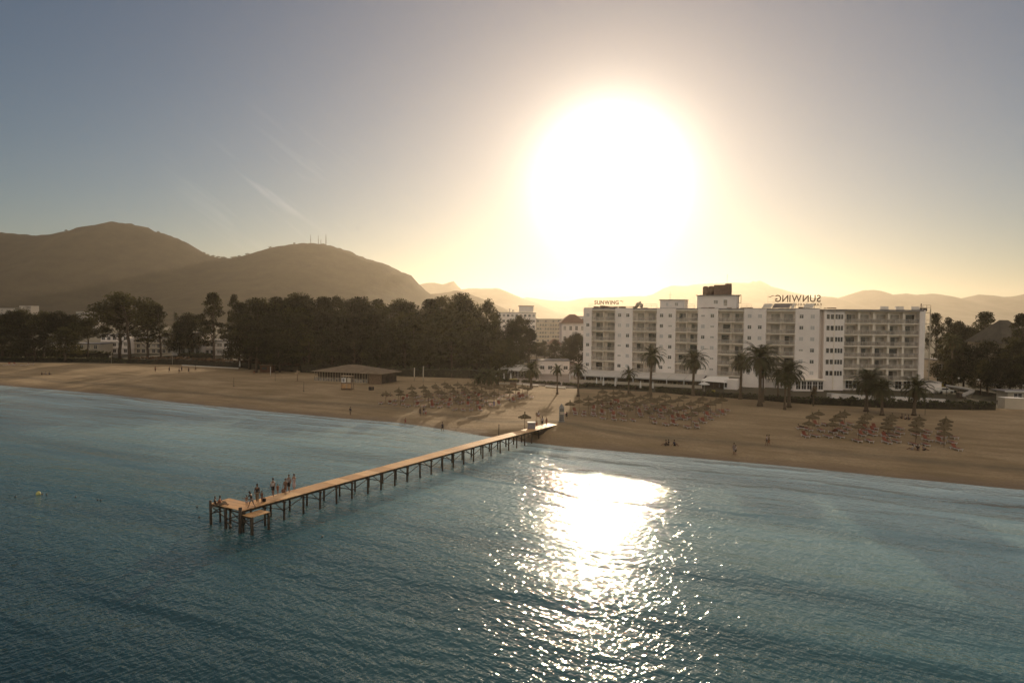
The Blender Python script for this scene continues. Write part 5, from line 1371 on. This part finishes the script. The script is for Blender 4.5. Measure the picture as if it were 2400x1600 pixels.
def person(loc, rz, h, label, top='white', bottom='navy', pose='stand', skin_i=0, hair=0, dress=False, stride=.12, arms=(.1,.1), hands=False, group=None, bend=0.0, longhair=False, legcover=.5, top_none=False):
    root = empty('person', loc, rz, label, 'person', group); s = h
    V = Vector
    def body_pts():
        if pose in ('stand', 'walk'):
            hip = V((0,0,.52)); fwd = bend
            chest = hip + V((0,.22*math.sin(fwd),.22*math.cos(fwd))); neck = chest + V((0,.10*math.sin(fwd*1.2),.10*math.cos(fwd*1.2)))
            head = neck + V((0,.085*math.sin(fwd*1.3)+.012,.085*math.cos(fwd*1.3)))
            st_ = stride
            kl = V((-.05, st_*.55, .285)); al = V((-.052, st_*.8, .045)); kr = V((.05, -st_*.3, .285)); ar = V((.052, -st_*.95, .05+.02*(st_>.1)))
            tl = al + V((-.008,.085,-.028)); tr2 = ar + V((.008,.085,-.028))
            elL = chest + V((-.112, .02+arms[0]*.4, -.125)); elR = chest + V((.112, -.03+arms[1]*.4, -.125))
            wL = elL + V((-.01, .05+arms[0]*.7, -.135+abs(arms[0])*.25)); wR = elR + V((.01, .04+arms[1]*.7, -.135+abs(arms[1])*.25))
        elif pose == 'sit':
            hip = V((0,0,.055)); chest = V((0,-.06,.27)); neck = V((0,-.05,.375)); head = V((0,-.02,.455))
            kl = V((-.06,.20,.20)); al = V((-.06,.34,.03)); kr = V((.06,.19,.15)); ar = V((.07,.37,.03))
            tl = al+V((0,.08,.02)); tr2 = ar+V((0,.08,.02))
            elL = V((-.15,.03,.19)); elR = V((.15,-.10,.17)); wL = V((-.08,.16,.18)); wR = V((.17,-.19,.035))
        elif pose == 'lie':
            hip = V((0,0,.06)); chest = V((0,-.20,.13)); neck = V((0,-.29,.20)); head = V((0,-.36,.26))
            kl = V((-.05,.22,.12)); al = V((-.05,.44,.045)); kr = V((.05,.23,.05)); ar = V((.05,.46,.045)); tl = al+V((-.01,.03,.07)); tr2 = ar+V((.01,.03,.07))
            elL = V((-.14,-.25,.05)); elR = V((.14,-.25,.05)); wL = V((-.12,-.12,.06)); wR = V((.12,-.12,.06))
        return [x*s for x in (hip, chest, neck, head, kl, al, tl, kr, ar, tr2, elL, wL, elR, wR)]
    hip, chest, neck, head, kl, al, tl, kr, ar, tr2, elL, wL, elR, wR = body_pts()
    hL, hR = hip + V((-.045,0,-.01))*s, hip + V((.045,0,-.01))*s
    sL, sR = chest + (neck-chest)*.55 + V((-.088,0,-.012))*s, chest + (neck-chest)*.55 + V((.088,0,-.012))*s
    hdL = wL + (wL-elL).normalized()*.05*s; hdR = wR + (wR-elR).normalized()*.05*s
    belly = hip*.5 + chest*.5
    verts = [hip, belly, chest, neck, head - V((0,0,.025))*s, head + V((0,0,.045))*s, hL, kl, al, tl, hR, kr, ar, tr2, sL, elL, wL, hdL, sR, elR, wR, hdR]
    edges = [(0,1),(1,2),(2,3),(3,4),(4,5),(0,6),(6,7),(7,8),(8,9),(0,10),(10,11),(11,12),(12,13),(2,14),(14,15),(15,16),(16,17),(2,18),(18,19),(19,20),(20,21)]
    rad = [(.075,.055),(.064,.05),(.074,.052),(.027,.027),(.042,.048),(.036,.043),(.052,.052),(.034,.034),(.021,.021),(.016,.014),(.052,.052),(.034,.034),(.021,.021),(.016,.014),(.033,.033),(.024,.024),(.017,.017),(.017,.012),(.033,.033),(.024,.024),(.017,.017),(.017,.012)]
    rad = [(a*s, b*s) for a, b in rad]
    skin('body', verts, edges, rad, SKINS[skin_i], root)
    if hands:      # five short fingers on each hand, thumb leaving the side of the palm
        for hd, wr, side in ((hdL, wL, -1), (hdR, wR, 1)):
            d = (hd-wr).normalized(); sdv = d.cross(V((side,0,0))); 
            if sdv.length < .1: sdv = V((0,1,0))
            sdv.normalize(); fm2 = MB(); curl = V((-side,0,0))
            for q, ln_ in enumerate((.036,.042,.040,.032)):
                b0 = hd + d*.008*s + sdv*(q-1.5)*.0095*s; fm2.tube([b0, b0+d*ln_*.55*s, b0+(d*ln_*.9+curl*.012)*s], [.005*s,.0045*s,.0035*s], 5)
            b0 = wr + d*.02*s + sdv*.016*s; fm2.tube([b0, b0+(sdv*.014+d*.018)*s, b0+(sdv*.02+d*.036)*s], [.006*s,.005*s,.004*s], 5)
            fm2.build('fingers', SKINS[skin_i], root)
    up = (head-neck).normalized()
    # hair cap and face features
    hm_ = MB(); n = 10; hc = head + V((0,-.012,.018))*s
    hm_.lathe([(.001,.062*s),(.03*s,.055*s),(.046*s,.03*s),(.051*s,.0),(.046*s,-.03*s),(.03*s,-.045*s)], n, (hc.x, hc.y, hc.z))
    if longhair: hm_.tube([hc+V((0,-.025,.02))*s, hc+V((0,-.055,-.05))*s, hc+V((0,-.05,-.14))*s], [.035*s,.04*s,.015*s], 7)
    hm_.build('hair', HAIRS[hair], root, True)
    fc = MB(); fy = head.y + .047*s; fz = head.z
    fc.add([(head.x-.006*s,fy,fz+.008*s),(head.x+.006*s,fy,fz+.008*s),(head.x+.008*s,fy+.012*s,fz-.016*s),(head.x-.008*s,fy+.012*s,fz-.016*s),(head.x,fy-.004*s,fz-.02*s)], [(0,1,2,3),(3,2,4)])
    for sx2 in (-1,1): fc.box(head.x+sx2*.046*s-.004*s, head.x+sx2*.046*s+.004*s, head.y-.008*s, head.y+.010*s, fz-.014*s, fz+.012*s)
    fc.build('nose_and_ears', SKINS[skin_i], root)
    ey = MB()
    for sx2 in (-1,1): ey.box(head.x+sx2*.018*s-.005*s, head.x+sx2*.018*s+.005*s, fy-.006*s, fy+.001*s, fz+.006*s, fz+.012*s)
    ey.box(head.x-.013*s, head.x+.013*s, fy-.004*s, fy+.0015*s, fz-.032*s, fz-.028*s)
    ey.build('eyes_and_mouth', HAIRS[0], root)
    # clothes follow the same skeleton, a little wider
    if not top_none and not dress:
        vs = [belly*.4+hip*.6, belly, chest, sL, sL+(elL-sL)*.55, sR, sR+(elR-sR)*.55]
        skin('shirt', vs, [(0,1),(1,2),(2,3),(3,4),(2,5),(5,6)], [(.084*s,.064*s),(.077*s,.06*s),(.080*s,.060*s),(.038*s,.038*s),(.033*s,.033*s),(.038*s,.038*s),(.033*s,.033*s)], CLO[top], root, root=1)
    if dress:
        vs = [hip*.75+chest*.25, belly, chest, hip+V((0,-.0,-.06))*s, (kl+kr)*.5+V((0,0,.03))*s] if pose == 'stand' else [hip, belly, chest, (kl+kr)*.5, (kl+kr)*.5+V((0,.01,-.01))]
        ex = [(0,1),(1,2),(0,3),(3,4)]
        rr = [(.082*s,.065*s),(.075*s,.06*s),(.09*s,.062*s),(.095*s,.08*s),(.115*s,.10*s)]
        if legcover > .8 and pose == 'stand':
            vs.append((al+ar)*.5+V((0,0,.08))*s); ex.append((4,5)); rr.append((.14*s,.12*s))
        skin('dress', vs, ex, rr, CLO[top], root)
    else:
        f = legcover
        vs = [hip+V((0,0,.02))*s, hL, hL+(kl-hL)*min(1,f*1.6), hR, hR+(kr-hR)*min(1,f*1.6)]
        ex = [(0,1),(1,2),(0,3),(3,4)]; rr = [(.083*s,.065*s),(.060*s,.06*s),(.050*s,.050*s),(.060*s,.06*s),(.050*s,.050*s)]
        if f > .8:
            vs += [kl+(al-kl)*.85, kr+(ar-kr)*.85]; ex += [(2,5),(4,6)]; rr += [(.034*s,.034*s)]*2
        skin('shorts' if f < .8 else 'trousers', vs, ex, rr, CLO[bottom], root)
    return root
def bag(parent_loc, m, lab, sz=.32):
    r = empty('bag', parent_loc, .3, lab, 'bag'); MB().lathe([(sz*.25,0),(sz*.5,.04),(sz*.55,sz*.5),(sz*.45,sz*.9),(sz*.2,sz*1.0)], 9).build('body', m, r, True)
    MB().tube([(-sz*.2,0,sz*.95),(-sz*.1,0,sz*1.3),(sz*.1,0,sz*1.3),(sz*.2,0,sz*.95)], .015, 5).build('strap', m, r)
gp = 'people on the sea end of the jetty'
def PJ(px, py, z=DZ+.01): return G(px, py, z)
# sitting couple on the end platform
person(PJ(506,1184.5), -1.2, 1.7, 'person in dark top sitting at the outer corner of the jetty platform, leftmost', 'black', 'khaki', 'sit', hair=0, hands=True, group=gp)
person(PJ(517,1183.5), -1.5, 1.72, 'person sitting with legs stretched along the jetty platform, right of a pair', 'rust', 'khaki', 'sit', hair=0, hands=True, group=gp, legcover=.9)
person(PJ(578,1188), .3, 1.12, 'bare chested child in pale shorts standing left of the bending woman', 'white', 'pale', 'stand', 1, 0, stride=.10, hands=True, group=gp, top_none=True)
person(PJ(590,1190), 1.35, 1.58, 'woman in black top and grey shorts bending forward as she walks', 'black', 'grey', 'stand', 0, 0, stride=.22, bend=.32, arms=(.3,.1), hands=True, group=gp, longhair=True)
person(PJ(603,1178), 3.3, 1.82, 'tall man in black shirt and pale trousers walking along the jetty', 'black', 'khaki', 'stand', 0, 0, stride=.10, arms=(-.1,.15), hands=True, group=gp, legcover=.95)
person(PJ(614,1177), 3.0, 1.12, 'child in dark patterned clothes just right of the man in black', 'pattern', 'pattern', 'stand', 0, 0, stride=.06, hands=True, group=gp, dress=True)
person(PJ(640,1162.5), 3.2, 1.80, 'man in white shirt and dark shorts walking beside an orange clad child', 'white', 'black', 'stand', 0, 0, stride=.12, arms=(.05,.1), hands=True, group=gp, legcover=.55)
person(PJ(651,1158.5), 3.2, 1.08, 'small child in orange beside the man in white shirt', 'rust', 'rust', 'stand', 1, 1, stride=.08, hands=True, group=gp)
person(PJ(669,1158.5), 3.1, 1.62, 'woman in brown patterned dress, left of the three furthest adults', 'pattern', 'pattern', 'stand', 0, 1, stride=.06, hands=True, group=gp, dress=True)
person(PJ(677,1152), 3.2, 1.76, 'man in grey shirt and dark shorts, middle of the three furthest adults', 'grey', 'black', 'stand', 0, 1, stride=.12, hands=True, group=gp, legcover=.6)
person(PJ(689,1147), 3.0, 1.62, 'woman in a long pale dress, rightmost person of the jetty group', 'pale', 'pale', 'stand', 1, 0, stride=.05, hands=True, group=gp, dress=True, longhair=True, legcover=.9)
bag(PJ(619,1175), BLACK, 'small dark bag on the planks at the feet of the man in black')
bag(PJ(664,1153.5), CLO['pattern'], 'brown bag on the planks beside the woman in patterned dress', .36)
# landward end of the jetty
def JL(d, y=1.0): return JP(PL-d, y, deck_z(PL-d)+.01)
gj = 'people at the landward end of the jetty'
person(JL(5.2,1.2), .4, 1.15, 'child standing beside the white booth on the jetty', 'rust', 'red', 'stand', 0, 0, group=gj)
person(JL(3.9,.9), 3.0, 1.72, 'man in white shirt and black shorts walking at the landward jetty end', 'white', 'black', 'stand', 0, 0, group=gj, legcover=.6)
person(JL(2.3,1.0), 2.8, 1.35, 'tanned child in red shorts, last figure on the jetty towards land', 'red', 'red', 'stand', 0, 1, group=gj, top_none=True)
pl_ = lc.location + Vector((0,-.05,1.65)); person(pl_, 2.9, 1.7, 'lifeguard in red shorts sitting high on the lookout chair', 'white', 'red', 'sit', 0, 0)
# along the beach
def PB(px, py): return on_sand(px, py)
gb_ = 'people along the beach'
spec = [
 (821,977,0,1.72,'man standing alone at the water edge left of the jetty','navy','khaki','stand',2),
 (950,994,1,1.25,'child wading in the shallows left of the jetty','rust','red','stand',0),
 (1037,1011,.8,1.65,'person wading nearest the jetty on its left side','navy','black','stand',0),
 (985,975,2.9,1.70,'person in black walking left of a pale clad companion','black','black','stand',0),
 (993,973,3.1,1.70,'person in black top and pale skirt in the walking group','black','pale','stand',0),
 (998,975,3.0,1.45,'person in white at the right of the walking group','white','red','stand',1),
 (1720,1066,2.0,1.70,'person in grey at the shoreline, left of a walking pair on the right beach','grey','grey','stand',0),
 (1724,1067,2.1,1.45,'shorter person beside the grey clad walker on the right beach','white','black','stand',1),
 (1797,1044,1.2,1.66,'person in pale top, left one of a couple walking mid beach','pale','khaki','stand',0),
 (1802,1045,1.3,1.72,'person with a dark bag, right one of a couple walking mid beach','khaki','rust','stand',0),
 (1328,982,.5,1.35,'small figure right of the pointed grey column','black','black','stand',2),
 (1158,956,2.8,1.60,'person in pale blue alone before the left parasol cluster','blue','blue','stand',1),
 (364,872,.3,1.75,'beach player in the left group, first from left','rust','black','stand',0),
 (397,872,1.3,1.75,'beach player in the left group, second from left','black','black','stand',0),
 (420,874,2.3,1.70,'beach player in the left group, third from left','grey','black','stand',0),
 (426,871,3.3,1.75,'beach player in the left group, fourth from left','black','navy','stand',0),
 (442,874,4.3,1.72,'beach player in the left group, fifth from left','navy','black','stand',0),
 (458,869,5.3,1.70,'beach player in the left group, sixth from left','pattern','black','stand',0),
 (596,878,1.0,1.72,'person standing left of the brown hut','black','rust','stand',0),
 (1065,885,1.0,1.70,'person in white behind the left parasol cluster','white','white','stand',1),
 (1059,888,2.0,1.65,'person in dark clothes behind the left parasol cluster','navy','black','stand',0),
 (1490,918,2.0,1.70,'person in black before the terrace by the smallest palm','black','black','stand',0),
 (1902,935,1.0,1.70,'person in black outside the glazed lobby','black','black','stand',0),
 (1686,912,1.0,1.70,'person in grey standing by the beach bar','grey','grey','stand',0)]
for px, py, rz, h, lab, tp, bt, ps, sk in spec:
    person(PB(px, py), rz, h, lab, tp, bt, ps, sk, 0, group=gb_, stride=.12, legcover=.6)
sit = [(1560,1044,1.2,'dark clothed person sitting left in the trio on the sand right of the jetty','black'),(1566,1043,2.0,'person in white sitting behind the left one of the trio','black'),(1581,1044,4.0,'person in dark top sitting right in the trio on the sand right of the jetty','navy'),
 (2138,1054,1.0,'person in pale top sitting left of three on the far right sand','white'),(2151,1055,2.5,'person in black sitting in the middle of three on the far right sand','black'),(2165,1055,4.6,'person in pale grey sitting right of three on the far right sand','grey'),
 (897,928,1.0,'person in black sitting at the left end of the left parasol cluster','black'),(908,929,3.0,'person in white sitting between two in black by the left parasol cluster','white'),(915,928,4.8,'person in black sitting right of the white clad one by the left cluster','black'),
 (98,878,.6,'person in black sitting left in the group at the far left sand','black'),(107,877,2.2,'person in white sitting in the middle at the far left sand','white'),(116,878,4.5,'person in dark clothes sitting right at the far left sand','navy'),
 (1532,1042,5,'hunched person in black, leftmost of the sitting group right of the jetty','black')][:12]
for px, py, rz, lab, tp in sit: person(PB(px, py), rz, 1.7, lab, tp, 'black' if tp != 'white' else 'grey', 'sit', 0, 0, group='people sitting on the sand')
person(PB(2113,980), 1.4, 1.7, 'person in black sitting left of a white clad friend behind the right parasols', 'black', 'black', 'sit', group='people sitting on the sand')
person(PB(2122,982), 4.6, 1.7, 'person in white sitting in the middle behind the right parasols', 'white', 'black', 'sit', group='people sitting on the sand')
person(PB(2130,983), 4.4, 1.7, 'person in dark clothes sitting right behind the right parasols', 'navy', 'black', 'sit', group='people sitting on the sand')
p_ = PB(1880, 1006); o = copy_tree(bedf, p_, 1.45, 1.0, 'flat lounger with a sunbather, leftmost in the right cluster', 'red sun loungers in the right cluster'); o['category'] = 'sun lounger'
person(p_+Vector((0,0,.33)), 1.45+math.pi, 1.7, 'sunbather in black lying on the leftmost lounger of the right cluster', 'black', 'black', 'lie', group='sunbathers')
p_ = PB(2080, 1022); o = copy_tree(bedf, p_, 1.4, 1.0, 'flat lounger with a dark clad sunbather below the fourth parasol stack', 'red sun loungers in the right cluster'); o['category'] = 'sun lounger'
person(p_+Vector((0,0,.33)), 1.4+math.pi, 1.7, 'dark clad sunbather lying below the fourth parasol stack at right', 'black', 'navy', 'lie', group='sunbathers')
# ------------------------------------------------------------------ haze
hz = MB().box(-9000, 9000, -1200, 8600, -6, 385).build('haze')
m = bpy.data.materials.new('haze'); m.use_nodes = True
for n in list(m.node_tree.nodes): m.node_tree.nodes.remove(n)
o_ = m.node_tree.nodes.new('ShaderNodeOutputMaterial'); pv = m.node_tree.nodes.new('ShaderNodeVolumePrincipled')
pv.inputs['Color'].default_value = (.92,.84,.70,1); pv.inputs['Density'].default_value = 1.0e-4; pv.inputs['Anisotropy'].default_value = .64
m.node_tree.links.new(pv.outputs[0], o_.inputs['Volume'])
hz.data.materials.append(m); tag(hz, kind='stuff')
